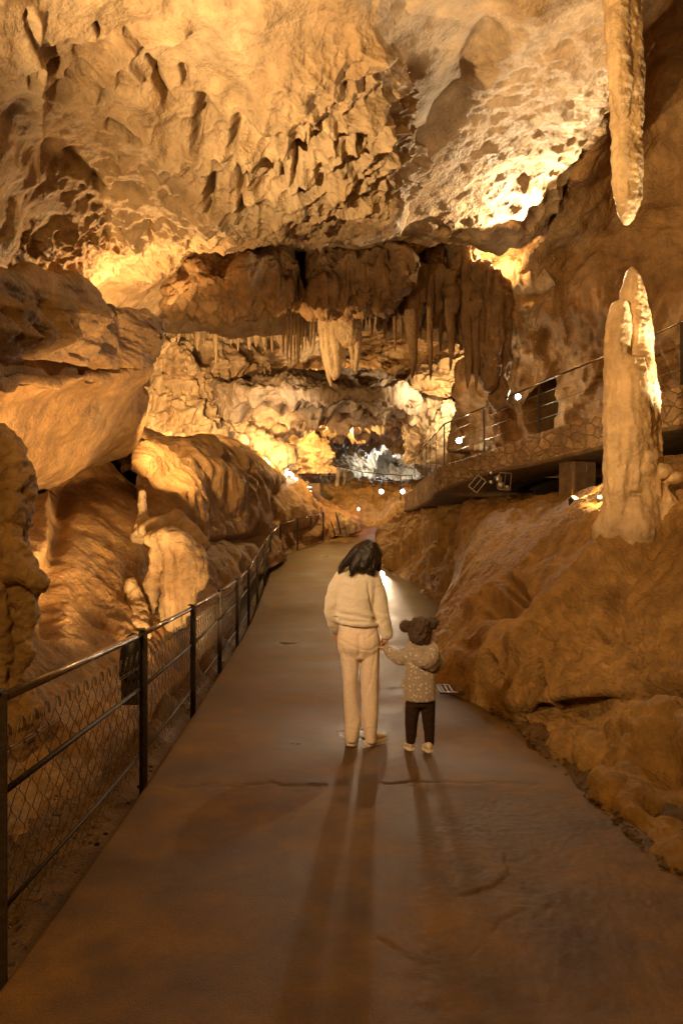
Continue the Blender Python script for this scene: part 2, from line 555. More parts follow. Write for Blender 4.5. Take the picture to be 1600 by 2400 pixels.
# ---- smooth sloping ceiling on the right
def d_right(P, N, px, py):
    d = rough(P, 0.14, 0.03, 0.01, off=20)
    m = sstep(980, 1150, px) * sstep(60, 200, py + (px - 1000) * 0.3)
    d = d + m * (0.02 * fbm(P, 5.0, 3) + 0.035 * (scallop(P * np.array([1, 1, 1.6]), 4.2) - .4))
    d = d + sstep(1190, 1300, px) * sstep(200, 430, py) * 0.11 * (scallop(P * np.array([.8, .8, 2.0]), 4.2) - .4)
    d = d - 0.16 * groove(px, py, [(1150, 75), (1090, 190), (1020, 300), (955, 370)], 34)
    d = d + 0.10 * groove(px, py, [(1240, 20), (1180, 110), (1120, 200)], 40)
    # rounded lumps along the lower lip
    m = sstep(480, 540, py)
    d = d + m * 0.22 * fbm(P, 1.2, 3, off=3)
    for cx, cy, r, h in [(1225, 440, 16, .16), (1212, 492, 18, .18)]:
        d = d + h * np.exp(-(((px - cx) ** 2 + (py - cy) ** 2) / r ** 2))
    return d


rows = [-400, -100, 100, 250, 400, 500, 555, 600]
edge = [1480, 1460, 1440, 1415, 1345, 1300, 1282, 1270]
dep = [
    [5.2, 6.6, 7.8, 8.8, 10.2, 11.6, 12.8, 14],
    [5.2, 6.6, 7.9, 9.0, 10.5, 11.8, 12.8, 15.0],
    [5.3, 6.8, 8.1, 9.3, 10.8, 12.0, 12.9, 15.0],
    [5.4, 6.9, 8.3, 9.6, 11.1, 12.3, 13.1, 15.0],
    [5.4, 7.0, 8.5, 9.9, 11.5, 12.6, 13.3, 15.0],
    [5.4, 7.0, 8.6, 10.1, 11.8, 12.9, 13.6, 15.2]]
W = ctrl([830, 950, 1060, 1170, [1290, 1280, 1280, 1270, 1255, 1235, 1225, 1215], edge], rows, dep)
o = patch('cave_ceiling', W, 420, 340, M_CEIL, d_right)
tag(o, 'smooth finely wrinkled ceiling slope rising to the upper right', 'cave ceiling', kind='structure')


# ---- dim right wall behind the raised walkway
def d_rwall(P, N, px, py):
    d = rough(P, 0.30, 0.08, 0.015, off=60)
    m = sstep(560, 760, py)
    d = d + m * 0.22 * drips(P, 1.1, zs=0.28)
    d = d + m * 0.3 * (scallop(P * np.array([1, 1, .5]), 0.9) - .5)
    d = d - 1.7 * blob(px, py, 1278, 955, 34, 62, 0.2) - 0.5 * blob(px, py, 1205, 985, 26, 50, 0.5)
    d = d - 0.4 * groove(px, py, [(1270, 780), (1290, 850), (1300, 880)], 26) - 0.3 * groove(px, py, [(1230, 840), (1250, 850)], 18)
    return d


rows = [-500, -150, 100, 300, 450, 545, 690, 850, 950, 1120]
e0 = [1500, 1468, 1440, 1395, 1325, 1284, 1180, 1105, 1100, 1100]
dep = [
    [7.0, 8.4, 10.2, 12.4, 14.2, 15.0, 16.2, 17.0, 17.5, 17.5],
    [5.6, 7.2, 9.0, 11.2, 12.6, 13.5, 14.8, 15.8, 16.4, 16.4],
    [6.4, 8.4, 10.4, 12.2, 13.4, 13.9, 14.4, 15.2, 16.0, 16.0],
    [7.0, 9.0, 11.0, 12.6, 13.0, 13.2, 13.6, 14.4, 15.0, 15.0],
    [6.6, 8.6, 10.6, 11.8, 12.2, 12.3, 12.6, 13.2, 13.6, 13.6],
    [5.4, 6.6, 8.2, 9.2, 9.6, 9.8, 10.0, 10.6, 11.0, 11.0]]
W = ctrl([[x + 70 for x in e0], e0, [1600, 1570, 1530, 1500, 1450, 1400, 1300, 1220, 1210, 1210], [1700, 1680, 1600, 1560, 1520, 1490, 1420, 1370, 1350, 1350], [1800, 1790, 1740, 1690, 1650, 1630, 1600, 1580, 1560, 1560], [2300, 2200, 2150, 2100, 2050, 2050, 2050, 2050, 2050, 2050]], rows, dep)
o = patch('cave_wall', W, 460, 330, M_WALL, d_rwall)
tag(o, 'dim brown cave wall behind the raised walkway on the right', 'cave wall', kind='structure')


# ---- niche of lit rock under the right ceiling, and the arch beside it
def d_niche(P, N, px, py):
    return rough(P, 0.25, 0.12, 0.03, off=33) + 0.15 * drips(P, 1.5)


W = ctrl([900, 1000, 1090, 1170, 1240, 1300], [500, 560, 610, 660, 720, 800],
         [[17, 17.5, 17.5, 17.5, 18, 18], [16.5, 17.5, 18, 18, 18, 18], [15.2, 16, 16.2, 16, 16, 16.5],
          [14.8, 15.4, 15.4, 15.0, 15.2, 16], [14.6, 15, 14.6, 14.4, 15, 16], [14.4, 14.6, 14.2, 14.4, 15, 16]])
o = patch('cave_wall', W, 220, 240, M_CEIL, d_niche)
tag(o, 'brightly lit rock hollow under the right ceiling slope', 'cave wall', kind='structure')


# ---- second ceiling block hanging in the middle
def d_block(P, N, px, py):
    d = rough(P, 0.35, 0.12, 0.04, off=80)
    m = sstep(600, 700, px) * sstep(590, 610, py) * (1 - sstep(690, 720, py))
    d = d + m * 0.16 * drips(P, 2.4)
    low = sstep(650, 700, py + 25 * np.sin(px / 60))
    d = d + low * (0.22 * (.45 - scallop(P, 2.6)) + 0.16 * (.4 - scallop(P, 5.5)) + 0.03 * fbm(P, 9, 2))
    d = d - 0.6 * groove(px, py, [(690, 560), (715, 640), (700, 700)], 12) - 0.35 * groove(px, py, [(530, 600), (500, 640)], 25)
    d = d + 0.35 * blob(px, py, 600, 630, 80, 60, 0.6)
    return d


rows = [566, 584, 602, 640, 678, 708, 730, 744, 750]
cols = [[400, 395, 395, 385, 380, 375, 375, 378, 380], [430, 430, 425, 420, 415, 410, 410, 412, 415], 520, 620, 720, 820, [900, 900, 900, 905, 905, 900, 890, 885, 880], [945, 945, 948, 946, 940, 930, 915, 900, 895], [950, 950, 952, 948, 942, 934, 922, 910, 900]]
rp = []
for i, r in enumerate(rows):
    t = i / (len(rows) - 1)
    rp.append([r, r, r, r + 8 * t, r + 8 * t, r - 30 * t * t, r - 85 * t * t, r - 125 * t * t, r - 120 * t * t])
dep = [[16.0, 15.5, 15.0, 14.5, 14.5, 15, 15.8, 17, 19], [14.0, 13.4, 12.6, 12.4, 12.5, 13.2, 14.2, 16, 18.5], [14.0, 13.4, 12.5, 12.1, 12.3, 13.2, 14.5, 16.5, 19], [14, 13.6, 13.0, 12.6, 12.5, 13.4, 14.8, 16.8, 19],
       [14.4, 13.8, 13.2, 12.9, 12.7, 13.4, 14.8, 16.8, 19], [14.4, 13.8, 13.3, 12.9, 12.8, 13.3, 14.5, 16.5, 19], [14.4, 13.8, 13.3, 12.9, 12.8, 13.2, 14.2, 16, 18.5], [14.6, 14, 13.4, 13.0, 13.0, 13.3, 14, 15.5, 18], [17, 16.5, 16, 16, 16, 16, 16.5, 17, 19]]
W = ctrl(cols, rp, dep)
o = patch('cave_ceiling', W, 260, 420, M_MID, d_block)
tag(o, 'dark ragged block of ceiling hanging low over the far passage', 'cave ceiling', kind='structure')


# ---- left overhanging ledge
def d_ledge(P, N, px, py):
    d = rough(P, 0.18, 0.05, 0.010, off=110)
    up = 1 - sstep(840, 900, py)
    d = d + up * (0.10 * fbm(P * np.array([1, .6, 2.6]), 1.6, 3) + 0.05 * ridged(P * np.array([.6, .5, 2.6]), 2.0, 3))
    d = d + blob(px, py, 70, 760, 120, 60, .5) * 0.2 * drips(P, 2.2)
    d = d - 0.25 * groove(px, py, [(-50, 862), (150, 868), (260, 872)], 12)
    d = d + 0.12 * groove(px, py, [(0, 905), (140, 895), (250, 860)], 10)
    d = d + 0.10 * groove(px, py, [(180, 760), (230, 730), (330, 760), (370, 790)], 26)
    return d


Lc = [-400, 0, 150, 290, 372, 392, 380, 340]
top_py = [640, 645, 668, 716, 745, 756, 762, 770]
def lw(py_list, dl, sh=0):
    return [at(x - sh * (0, 0, 0, .2, .7, 1, 1, 1)[k], y, q) for k, (x, y, q) in enumerate(zip(Lc, py_list, dl))]
edge_r = lw(top_py, [4.0, 6.2, 7.6, 9.2, 10.2, 10.8, 12, 14])
def behind(p, dy, dz):
    return Vector((p.x / p.y * (p.y + dy) - .14 * dy, p.y + dy, p.z + dz))
back_r = [behind(p, 2.6, -.55) for p in edge_r]
mid_r = [behind(p, 1.2, -.30) for p in edge_r]
R = [back_r, mid_r, edge_r,
     lw([730, 735, 745, 765, 775, 785, 790, 800], [3.9, 6.0, 7.4, 9.1, 10.1, 10.6, 12, 14], 22),
     lw([825, 840, 838, 830, 828, 828, 830, 840], [3.9, 6.0, 7.4, 9.05, 10.05, 10.6, 12, 14], 40),
     lw([872, 878, 874, 862, 855, 852, 850, 860], [4.05, 6.2, 7.6, 9.2, 10.1, 10.65, 12, 14], 46),
     lw([895, 900, 895, 886, 880, 880, 880, 890], [4.2, 6.3, 7.7, 9.2, 10.0, 10.6, 12, 14], 48),
     [at(x, y, q) for x, y, q in zip([-400, 0, 130, 260, 330, 345, 345, 320], [990, 1000, 985, 960, 940, 930, 930, 930], [4.9, 7.2, 8.6, 10.2, 11.0, 11.4, 12.4, 14])],
     [at(x, y, q) for x, y, q in zip([-400, 0, 110, 230, 320, 335, 335, 320], [1120, 1120, 1098, 1060, 1015, 1000, 1000, 1000], [5.6, 7.9, 9.3, 10.9, 11.8, 12.2, 13.0, 14])],
     [at(x, y, q) for x, y, q in zip([-400, 0, 90, 210, 310, 335, 340, 330], [1170, 1170, 1145, 1105, 1055, 1030, 1030, 1030], [6.4, 8.9, 10.3, 12.0, 12.9, 13.2, 13.8, 14.5])]]
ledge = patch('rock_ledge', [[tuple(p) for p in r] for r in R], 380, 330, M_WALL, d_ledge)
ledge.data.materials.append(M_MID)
ii = np.arange(379 * 329) // 329                           # the upper face takes the darker brown rock material
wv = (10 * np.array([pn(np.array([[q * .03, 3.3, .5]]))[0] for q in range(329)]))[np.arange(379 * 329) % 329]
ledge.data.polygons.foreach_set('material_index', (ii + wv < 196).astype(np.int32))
tag(ledge, 'big overhanging rock ledge with a dark face and pale smooth underside, left of the passage', 'rock ledge')


# ---- left wall beyond the fence
def d_lwall(P, N, px, py):
    d = rough(P, 0.12, 0.035, 0.012, off=140)
    d = d + 0.05 * drips(P, 0.9, zs=0.3)
    d = d + blob(px, py, 260, 1450, 160, 110, .5) * (0.05 * drips(P, 2.6, zs=.35) + .05 * (scallop(P * np.array([1, 1, .5]), 2.4) - .4))
    d = d - 0.15 * groove(px, py, [(150, 1180), (120, 1350), (115, 1480)], 22)
    d = d + 0.15 * groove(px, py, [(95, 1180), (85, 1300)], 20)
    return d


Wl = [
    [(-500, 1000, 7.5), (0, 1020, 9.4), (120, 1010, 11), (240, 1070, 14.0), (340, 1150, 14.2), (460, 1235, 15.5), (560, 1292, 16.5)],
    [(-500, 1150, 7.0), (0, 1150, 9.4), (110, 1140, 10.9), (230, 1130, 12.2), (340, 1180, 12.6), (460, 1258, 14.0), (560, 1310, 15.5)],
    [(-500, 1300, 5.6), (0, 1300, 7.0), (110, 1290, 8.2), (230, 1260, 9.6), (340, 1260, 10.8), (460, 1300, 12.8), (560, 1335, 14.9)],
    [(-500, 1460, 4.4), (0, 1460, 5.9), (110, 1440, 6.9), (220, 1400, 8.2), (330, 1380, 9.6), (450, 1390, 11.6), (560, 1380, 14.0)],
    [(-500, 1650, 3.4), (0, 1620, 5.1), (110, 1580, 5.9), (215, 1540, 6.9), (325, 1500, 8.2), (440, 1470, 10.2), (550, 1420, 13.6)],
    [(-500, 1900, 2.6), (0, 1780, 4.6), (110, 1730, 5.2), (210, 1680, 6.0), (320, 1600, 7.2), (430, 1550, 9.2), (545, 1460, 12.8)],
    [(-500, 2200, 2.1), (0, 1990, 4.0), (110, 1900, 4.6), (205, 1800, 5.4), (315, 1690, 6.7), (425, 1610, 8.4), (545, 1500, 12.2)],
    [(-500, 2560, 2.0), (0, 2220, 3.9), (110, 2100, 4.5), (205, 1960, 5.3), (315, 1820, 6.6), (425, 1720, 8.3), (545, 1570, 12.1)]]
o = patch('cave_wall', atn(Wl), 330, 300, M_WALL, d_lwall)
tag(o, 'orange lit cave wall leaning back behind the wire fence', 'cave wall', kind='structure')


# ---- rounded flowstone mound on the left of the far path
def d_mound(P, N, px, py):
    d = rough(P, 0.22, 0.04, 0.01, off=170)
    f1, f2, _ = worley(P * np.array([1, .6, 1.3]) + 0.3 * np.stack([pn(P), pn(P + 9), pn(P + 19)], -1), 0.55)
    d = d + 0.55 * np.minimum(f2 - f1, 0.45) * sstep(1040, 1120, py)
    d = d + 0.12 * drips(P, 0.8, zs=.4)
    d = d - 0.35 * groove(px, py, [(480, 1278), (540, 1268), (600, 1262)], 8)
    d = d - 0.7 * blob(px, py, 400, 1075, 22, 14, .5) - 0.5 * blob(px, py, 520, 1085, 14, 10, .5) - 0.3 * groove(px, py, [(635, 1180), (648, 1215)], 8)
    return d


rowm = [[(300, 1010, 17), (400, 1030, 18), (500, 1030, 21), (600, 1074, 25), (690, 1146, 29), (780, 1198, 32), (835, 1232, 31)],
        [(300, 1030, 14.5), (400, 1040, 16), (500, 1038, 18.5), (600, 1080, 22.5), (690, 1150, 26), (775, 1202, 28.6), (838, 1236, 29)],
        [(300, 1090, 13), (400, 1100, 14.4), (500, 1100, 16.8), (590, 1126, 20.6), (670, 1176, 24.2), (760, 1218, 27), (826, 1245, 28)],
        [(300, 1200, 12), (400, 1190, 13.2), (500, 1180, 15.6), (580, 1180, 19.2), (660, 1205, 23.0), (748, 1232, 26.2), (812, 1252, 27.4)],
        [(300, 1330, 11.4), (400, 1300, 12.4), (500, 1270, 14.8), (575, 1250, 18.2), (655, 1248, 22.3), (740, 1254, 25.6), (805, 1256, 27)],
        [(300, 1440, 10.6), (400, 1420, 11.4), (495, 1370, 13.8), (572, 1318, 17.4), (652, 1290, 21.8), (735, 1275, 25.2), (800, 1264, 26.8)],
        [(300, 1600, 9.6), (410, 1540, 10.4), (500, 1450, 12.8), (580, 1365, 16.8), (655, 1320, 21.2), (735, 1290, 24.8), (800, 1272, 26.4)]]
o = patch('flowstone_mound', atn(rowm), 300, 380, M_WALL, d_mound)
tag(o, 'rounded brown flowstone mound beside the far bend of the fence', 'flowstone mound')


# ---- right flowstone slope
def d_slope(P, N, px, py):
    d = rough(P, 0.09, 0.03, 0.016, off=200) + .014 * (.5 - scallop(P, 11)) + .006 * fbm(P, 22, 2)
    Q = np.stack([P[..., 0] * 1.0 + P[..., 2] * 0.0, P[..., 1] * 1.3 - P[..., 0] * .5, P[..., 2] * .35], -1)
    d = d + 0.055 * ridged(Q, 0.9, 3)
    k = np.maximum(blob(px, py, 1340, 1500, 90, 70, .6), blob(px, py, 1480, 1520, 110, 90, .6)) * 0.8
    d = d + k * (0.09 * (0.5 - scallop(P, 7.0)) + 0.06 * (.5 - scallop(P, 13.0)))
    d = d + 0.02 * (0.5 - scallop(P, 5.0)) * sstep(1350, 1500, py)
    wb = 14 * fbm(P, 3.0, 2, off=7)
    d = d - 0.6 * blob(px + wb, py + wb, 1150, 1580, 20, 30, .6) - 0.06 * blob(px + wb, py, 1105, 1520, 26, 10, .8) - 0.10 * blob(px, py + wb, 1080, 1582, 12, 10, .6)
    d = d - 0.35 * groove(px, py, [(1160, 1440), (1230, 1420), (1215, 1390)], 16) - .25 * groove(px, py, [(1228, 1600), (1265, 1560), (1275, 1640)], 8)
    d = d + 0.20 * groove(px, py, [(1500, 1210), (1400, 1330), (1290, 1450), (1235, 1520)], 34)
    d = d - 0.16 * groove(px, py, [(1560, 1240), (1450, 1380), (1440, 1500)], 20)
    d = d + 0.14 * groove(px, py, [(1380, 1215), (1290, 1300), (1210, 1370), (1120, 1430)], 26)
    d = d - 0.3 * groove(px, py, [(1270, 1660), (1420, 1645), (1560, 1622), (1700, 1640)], 14)
    return d


rs = [
    [(1130, 1175, 17.5), (1240, 1165, 15.8), (1330, 1150, 13.8), (1400, 1150, 10.5), (1460, 1110, 9.6), (1620, 1060, 9.0), (1850, 940, 8.0), (2400, 700, 7)],
    [(1090, 1180, 16.4), (1200, 1192, 14.0), (1300, 1195, 11.8), (1385, 1200, 9.0), (1452, 1180, 8.3), (1600, 1130, 8.0), (1800, 1040, 7), (2300, 900, 6)],
    [(1075, 1250, 15.8), (1130, 1285, 12.9), (1210, 1315, 10.2), (1320, 1310, 8.3), (1445, 1300, 7.7), (1590, 1290, 7.0), (1800, 1290, 5.8), (2300, 1300, 4.6)],
    [(1066, 1340, 15.4), (1070, 1400, 12.0), (1120, 1440, 9.4), (1245, 1450, 7.6), (1380, 1480, 6.8), (1540, 1510, 6.0), (1750, 1620, 4.8), (2200, 1800, 3.4)],
    [(1058, 1400, 15.2), (1026, 1470, 11.6), (1050, 1525, 8.9), (1200, 1555, 7.2), (1320, 1590, 6.4), (1490, 1605, 5.75), (1700, 1720, 4.6), (2150, 1950, 3.1)],
    [(1052, 1432, 15.1), (1012, 1515, 11.2), (1022, 1580, 8.6), (1184, 1630, 7.0), (1275, 1650, 6.35), (1450, 1650, 5.8), (1650, 1740, 4.7), (2120, 2000, 3.1)],
    [(1050, 1450, 15.1), (1005, 1545, 11.2), (1010, 1620, 8.5), (1176, 1670, 7.0), (1270, 1680, 6.7), (1450, 1690, 6.1), (1650, 1800, 4.9), (2120, 2100, 3.3)],
    [(1050, 1480, 15.1), (1000, 1580, 11.2), (1005, 1660, 8.5), (1176, 1720, 7.0), (1270, 1740, 6.7), (1450, 1790, 6.1), (1650, 1900, 4.9), (2120, 2300, 3.3)]]
o = patch('rock_slope', atn(rs), 430, 520, M_SLOPE, d_slope)
tag(o, 'ribbed ochre flowstone slope falling from the tall stalagmite to the path', 'rock slope', kind='structure')


# ---- lumpy rock bank at the foot of the slope
def d_bank(P, N, px, py):
    return rough(P, 0.20, 0.10, 0.03, off=230) + 0.2 * (0.5 - scallop(P, 1.4)) + 0.08 * (0.5 - scallop(P, 4.5))


rb = [
    [(1220, 1660, 6.9), (1300, 1655, 6.7), (1440, 1660, 6.1), (1620, 1720, 5.1), (1800, 1800, 4.4), (2300, 2100, 3)],
    [(1232, 1672, 6.5), (1310, 1664, 6.2), (1430, 1652, 5.7), (1600, 1700, 4.8), (1780, 1790, 4.1), (2200, 2080, 2.8)],
    [(1240, 1690, 6.3), (1300, 1700, 6.0), (1400, 1710, 5.5), (1560, 1770, 4.6), (1720, 1880, 3.9), (2100, 2250, 2.6)],
    [(1244, 1702, 6.25), (1290, 1722, 5.9), (1375, 1765, 5.35), (1500, 1850, 4.45), (1660, 1990, 3.7), (2020, 2400, 2.5)],
    [(1246, 1712, 6.25), (1285, 1742, 5.9), (1365, 1792, 5.3), (1470, 1895, 4.35), (1610, 2060, 3.55), (1960, 2500, 2.4)],
    [(1248, 1740, 6.3), (1290, 1790, 6.0), (1370, 1850, 5.4), (1480, 1980, 4.4), (1620, 2160, 3.6), (1960, 2650, 2.45)]]
o = patch('rock_bank', atn(rb), 200, 280, M_SLOPE, d_bank)
tag(o, 'low lumpy ochre rock bank along the right edge of the near path', 'rock bank', kind='structure')


# ---- far bank under the walkway
def d_far_bank(P, N, px, py):
    return rough(P, 0.35, 0.12, 0.03, off=260) + .08 * drips(P, 1.0, zs=.5)


rf = [
    [(1000, 1180, 33), (1000, 1160, 27), (1010, 1150, 24), (1060, 1160, 20), (1130, 1175, 18.2), (1300, 1170, 16.5)],
    [(955, 1180, 31), (962, 1168, 26), (985, 1162, 23.5), (1035, 1165, 19.8), (1105, 1182, 17.6), (1290, 1190, 15.5)],
    [(935, 1200, 30), (932, 1205, 25.4), (945, 1215, 22.8), (1010, 1225, 19.4), (1085, 1250, 16.8), (1270, 1260, 14.5)],
    [(915, 1222, 29), (900, 1250, 24.8), (905, 1280, 22), (985, 1310, 18.8), (1072, 1350, 16.0), (1250, 1380, 13.5)],
    [(905, 1235, 28.4), (890, 1285, 24.3), (884, 1335, 21.3), (970, 1375, 18.2), (1062, 1420, 15.5), (1230, 1470, 12.8)],
    [(900, 1246, 28), (886, 1300, 24.0), (876, 1366, 21), (962, 1394, 18), (1058, 1434, 15.3), (1220, 1520, 12.5)],
    [(898, 1270, 28), (884, 1330, 24.0), (874, 1400, 21), (960, 1430, 18), (1058, 1480, 15.3), (1220, 1600, 12.5)]]
o = patch('rock_slope', atn(rf), 200, 240, M_SLOPE, d_far_bank)
tag(o, 'shadowed brown rock bank between the walkway and the far path', 'rock slope', kind='structure')


# ---- back of the cave
def d_back_left(P, N, px, py):
    d = rough(P, 0.6, 0.25, 0.06, off=300)
    m = 1 - sstep(900, 960, py)
    d = d + m * 0.45 * drips(P, 0.9, zs=.25) + (1 - m) * (0.28 * drips(P, 1.5, zs=.3) + 0.3 * (scallop(P, .9) - .4))
    d = d - 1.0 * blob(px, py, 460, 835, 16, 22, .6)
    return d


W = ctrl([280, 380, 480, 580, 680, 760], [735, 780, 850, 900, 940, 1000, 1060, 1110],
         [[20, 20, 20.5, 20.5, 20, 19.5, 19, 18.5], [21.5, 21.5, 21.5, 21.5, 21, 20.5, 20, 19.5], [22.5, 22.5, 22.5, 22.5, 22.5, 22, 21.5, 21.5], [24, 24, 24, 24, 24.5, 24, 24, 24], [28, 27, 26.5, 26.5, 27, 27, 27, 27], [32, 30, 29, 29, 29.5, 30, 30, 30]])
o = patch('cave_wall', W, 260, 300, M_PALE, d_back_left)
tag(o, 'bright cream wall of fluted dripstone behind the left ledge', 'cave wall', kind='structure')


def d_beam(P, N, px, py):
    d = rough(P, 0.35, 0.14, 0.05, off=330)
    low = sstep(915, 945, py + (px - 700) * -0.03)
    return d + low * (0.55 * (scallop(P, 1.3) - .4) + .2 * (scallop(P, 2.8) - .4))


W = ctrl([480, 560, 650, 750, 850, 940, 985, 1000],
         [[858, 856, 862, 870, 880, 890, 900, 905], [862, 862, 868, 876, 886, 897, 905, 908], [880, 884, 890, 895, 902, 910, 915, 916], [905, 910, 918, 922, 926, 930, 935, 936], [925, 935, 944, 946, 946, 948, 950, 950], [950, 965, 975, 978, 978, 978, 976, 976], [970, 990, 1004, 1008, 1008, 1004, 1000, 1000], [980, 1000, 1016, 1020, 1020, 1014, 1010, 1010]],
         [[26, 24, 22.5, 22, 22.3, 23, 26, 29], [26, 24, 22.2, 21.6, 22, 23, 27, 30], [25.5, 23.8, 21.6, 21, 21.6, 23.4, 27, 31], [25, 23, 21.2, 20.6, 21.6, 23.8, 28, 32], [25, 23, 21.2, 20.6, 21.6, 24, 28, 32], [25, 23, 21.4, 20.8, 21.8, 24.4, 28, 32], [26, 24, 22.2, 21.6, 22.6, 25, 29, 32], [29, 27, 26, 25, 26, 27, 30, 33]])
o = patch('cave_ceiling', W, 220, 400, M_GREY, d_beam)
tag(o, 'long rounded rock beam with a scalloped underside across the far passage', 'cave ceiling', kind='structure')


def d_recess(P, N, px, py):
    return rough(P, 0.35, 0.12, 0.03, off=360) + 0.16 * ridged(P * np.array([.3, .3, 2.2]), 1.0, 3)


W = ctrl([540, 640, 760, 880, 980, 1060, 1130, 1180], [700, 760, 820, 860, 895, 930],
         [[27, 27, 27, 26.5, 25.5, 25], [28, 28, 28, 27.5, 25, 24], [28.5, 28.5, 28, 27, 25, 23.5], [28, 28, 27.5, 26, 24.5, 23.5], [26, 26, 25.5, 24, 22.5, 22], [23, 23, 22.5, 21.5, 20.8, 20.5], [20, 20, 20, 19.6, 19.2, 19], [18, 18, 18, 18, 18, 18]])
o = patch('cave_wall', W, 160, 360, M_WALL, d_recess)
tag(o, 'layered rock recess behind the hanging stalactites', 'cave wall', kind='structure')


def d_far(P, N, px, py):
    return rough(P, 0.9, 0.3, 0.1, off=390) + 0.4 * drips(P, .7, zs=.35)


W = ctrl([520, 600, 680, 760, 840, 920, 1000, 1080, 1160], [985, 1010, 1035, 1060, 1090, 1120, 1160],
         [[25, 25, 25, 25, 25, 25, 25], [28, 27.5, 27, 26.5, 26.5, 26.5, 27], [31, 30, 29, 28.5, 28.5, 29, 29], [34, 34, 35, 35.5, 36, 36, 36], [34, 35, 38, 40, 42, 41, 40], [33, 34, 38, 42, 44, 42, 40], [31, 32, 34, 37, 39, 38, 37], [25, 25.5, 26, 27, 28, 29, 29], [21, 21, 21, 21, 21, 21, 21]])
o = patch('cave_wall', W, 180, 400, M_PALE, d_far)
tag(o, 'far end wall of the cave with small dripstone columns', 'cave wall', kind='structure')


# right end of the beam: tumbled pale rocks by the first starry lamp
def d_pale(P, N, px, py):
    return rough(P, 0.4, 0.2, 0.06, off=420) + .3 * (0.5 - scallop(P, .9))


W = ctrl([945, 975, 1010, 1050, 1090, 1130], [[905, 905, 915, 930, 945, 945], [930, 930, 935, 945, 955, 955], [970, 970, 965, 965, 968, 970], [1000, 995, 990, 992, 995, 1000], [1040, 1040, 1040, 1040, 1040, 1040], [1090, 1090, 1090, 1090, 1090, 1090]],
         [[27, 26, 25, 25, 25, 25], [24.5, 23.6, 23.4, 23.8, 23.5, 23], [23.5, 22.6, 22.2, 22.5, 22, 22], [22, 21, 20.6, 21, 20.6, 20.5], [21, 20.4, 20, 20, 19.8, 19.5], [20.5, 20, 19.6, 19.4, 19, 19]])
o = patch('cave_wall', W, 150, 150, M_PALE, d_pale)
tag(o, 'bleached rocks glaring beside the lamp at the bend of the walkway', 'cave wall', kind='structure')


# ---- terrace bank below the far railing
def d_terr(P, N, px, py):
    return rough(P, 0.4, 0.12, 0.04, off=450)


W = ctrl([660, 740, 820, 900, 970, 1040], [1125, 1138, 1165, 1200, 1228, 1260],
         [[38, 33, 32.5, 32, 31.5, 31], [38, 33, 32.4, 31.6, 30.8, 30.5], [38, 33, 32, 31.2, 30.4, 30], [38, 32.6, 31.8, 31, 30.2, 30], [38, 32, 31, 30.4, 30, 30], [36, 31, 30, 29, 29, 29]])
o = patch('rock_slope', W, 100, 240, M_SLOPE, d_terr)
tag(o, 'orange earth bank under the far railing at the end of the path', 'rock slope', kind='structure')


# ---- rough outer shell that closes the cavern
n, k = 90, 64
yy = np.linspace(-9, 58, n)
a = np.linspace(0, 2 * np.pi, k, endpoint=False)
S = np.zeros((n, k, 3))
for i, y in enumerate(yy):
    t = math.sin(min(1, (i + 0.0) / 8) * math.pi / 2) * math.sin(min(1, (n - 1 - i) / 8) * math.pi / 2)
    t = max(t, 0.02)
    wx = (7.5 + max(0, y) * 0.42) * t
    S[i, :, 0] = wx * np.cos(a)
    S[i, :, 1] = y
    hz = 7.2 + max(0, y) * 0.20
    S[i, :, 2] = np.where(np.sin(a) > 0, 1.2 + hz * np.sin(a) * t, 1.2 + 4.2 * np.sin(a) * t)
Nn = S - np.stack([np.zeros((n, k)), S[..., 1], np.full((n, k), 1.2)], -1)
Nn /= np.linalg.norm(Nn, axis=-1, keepdims=True) + 1e-9
S = S + Nn * (0.8 * fbm(S, .25, 3))[..., None]
me = mesh_np('cave_wall', S.reshape(-1, 3), grid_faces(n, k, True)[:, ::-1])
o = link('cave_wall', me, M_DARK)
tag(o, 'dark rough rock of the outer cavern', 'cave wall', kind='structure')
# ================================================================ path and floor
YK = np.array([-9, -4, 0, 2.6, 4.8, 7, 9.2, 11.4, 13.6, 15.8, 18, 20.2, 22.4, 25, 28, 32, 40, 60])
ZK = np.array([0.3, 0.2, 0, -.17, -.31, -.44, -.53, -.60, -.62, -.47, -.29, -.10, .27, .50, .86, 1.05, 1.2, 1.3])
XL = np.array([-1.5, -1.4, -1.3, -1.28, -1.39, -1.52, -1.64, -1.74, -1.85, -1.95, -2.03, -2.1, -1.9, -.72, 0.1, .6, 2, 2])
XR = np.array([2.3, 2.1, 1.9, 1.75, 1.72, 1.6, 1.3, 1.4, 2.2, 2.4, 2.0, 1.5, 1.35, 1.5, 1.9, 2.6, 4, 4])


def spl(y, K):
    y = np.asarray(y, float)
    return (np.interp(y - .6, YK, K) + np.interp(y, YK, K) + np.interp(y + .6, YK, K)) / 3


def zpath(y):
    return spl(y, ZK)


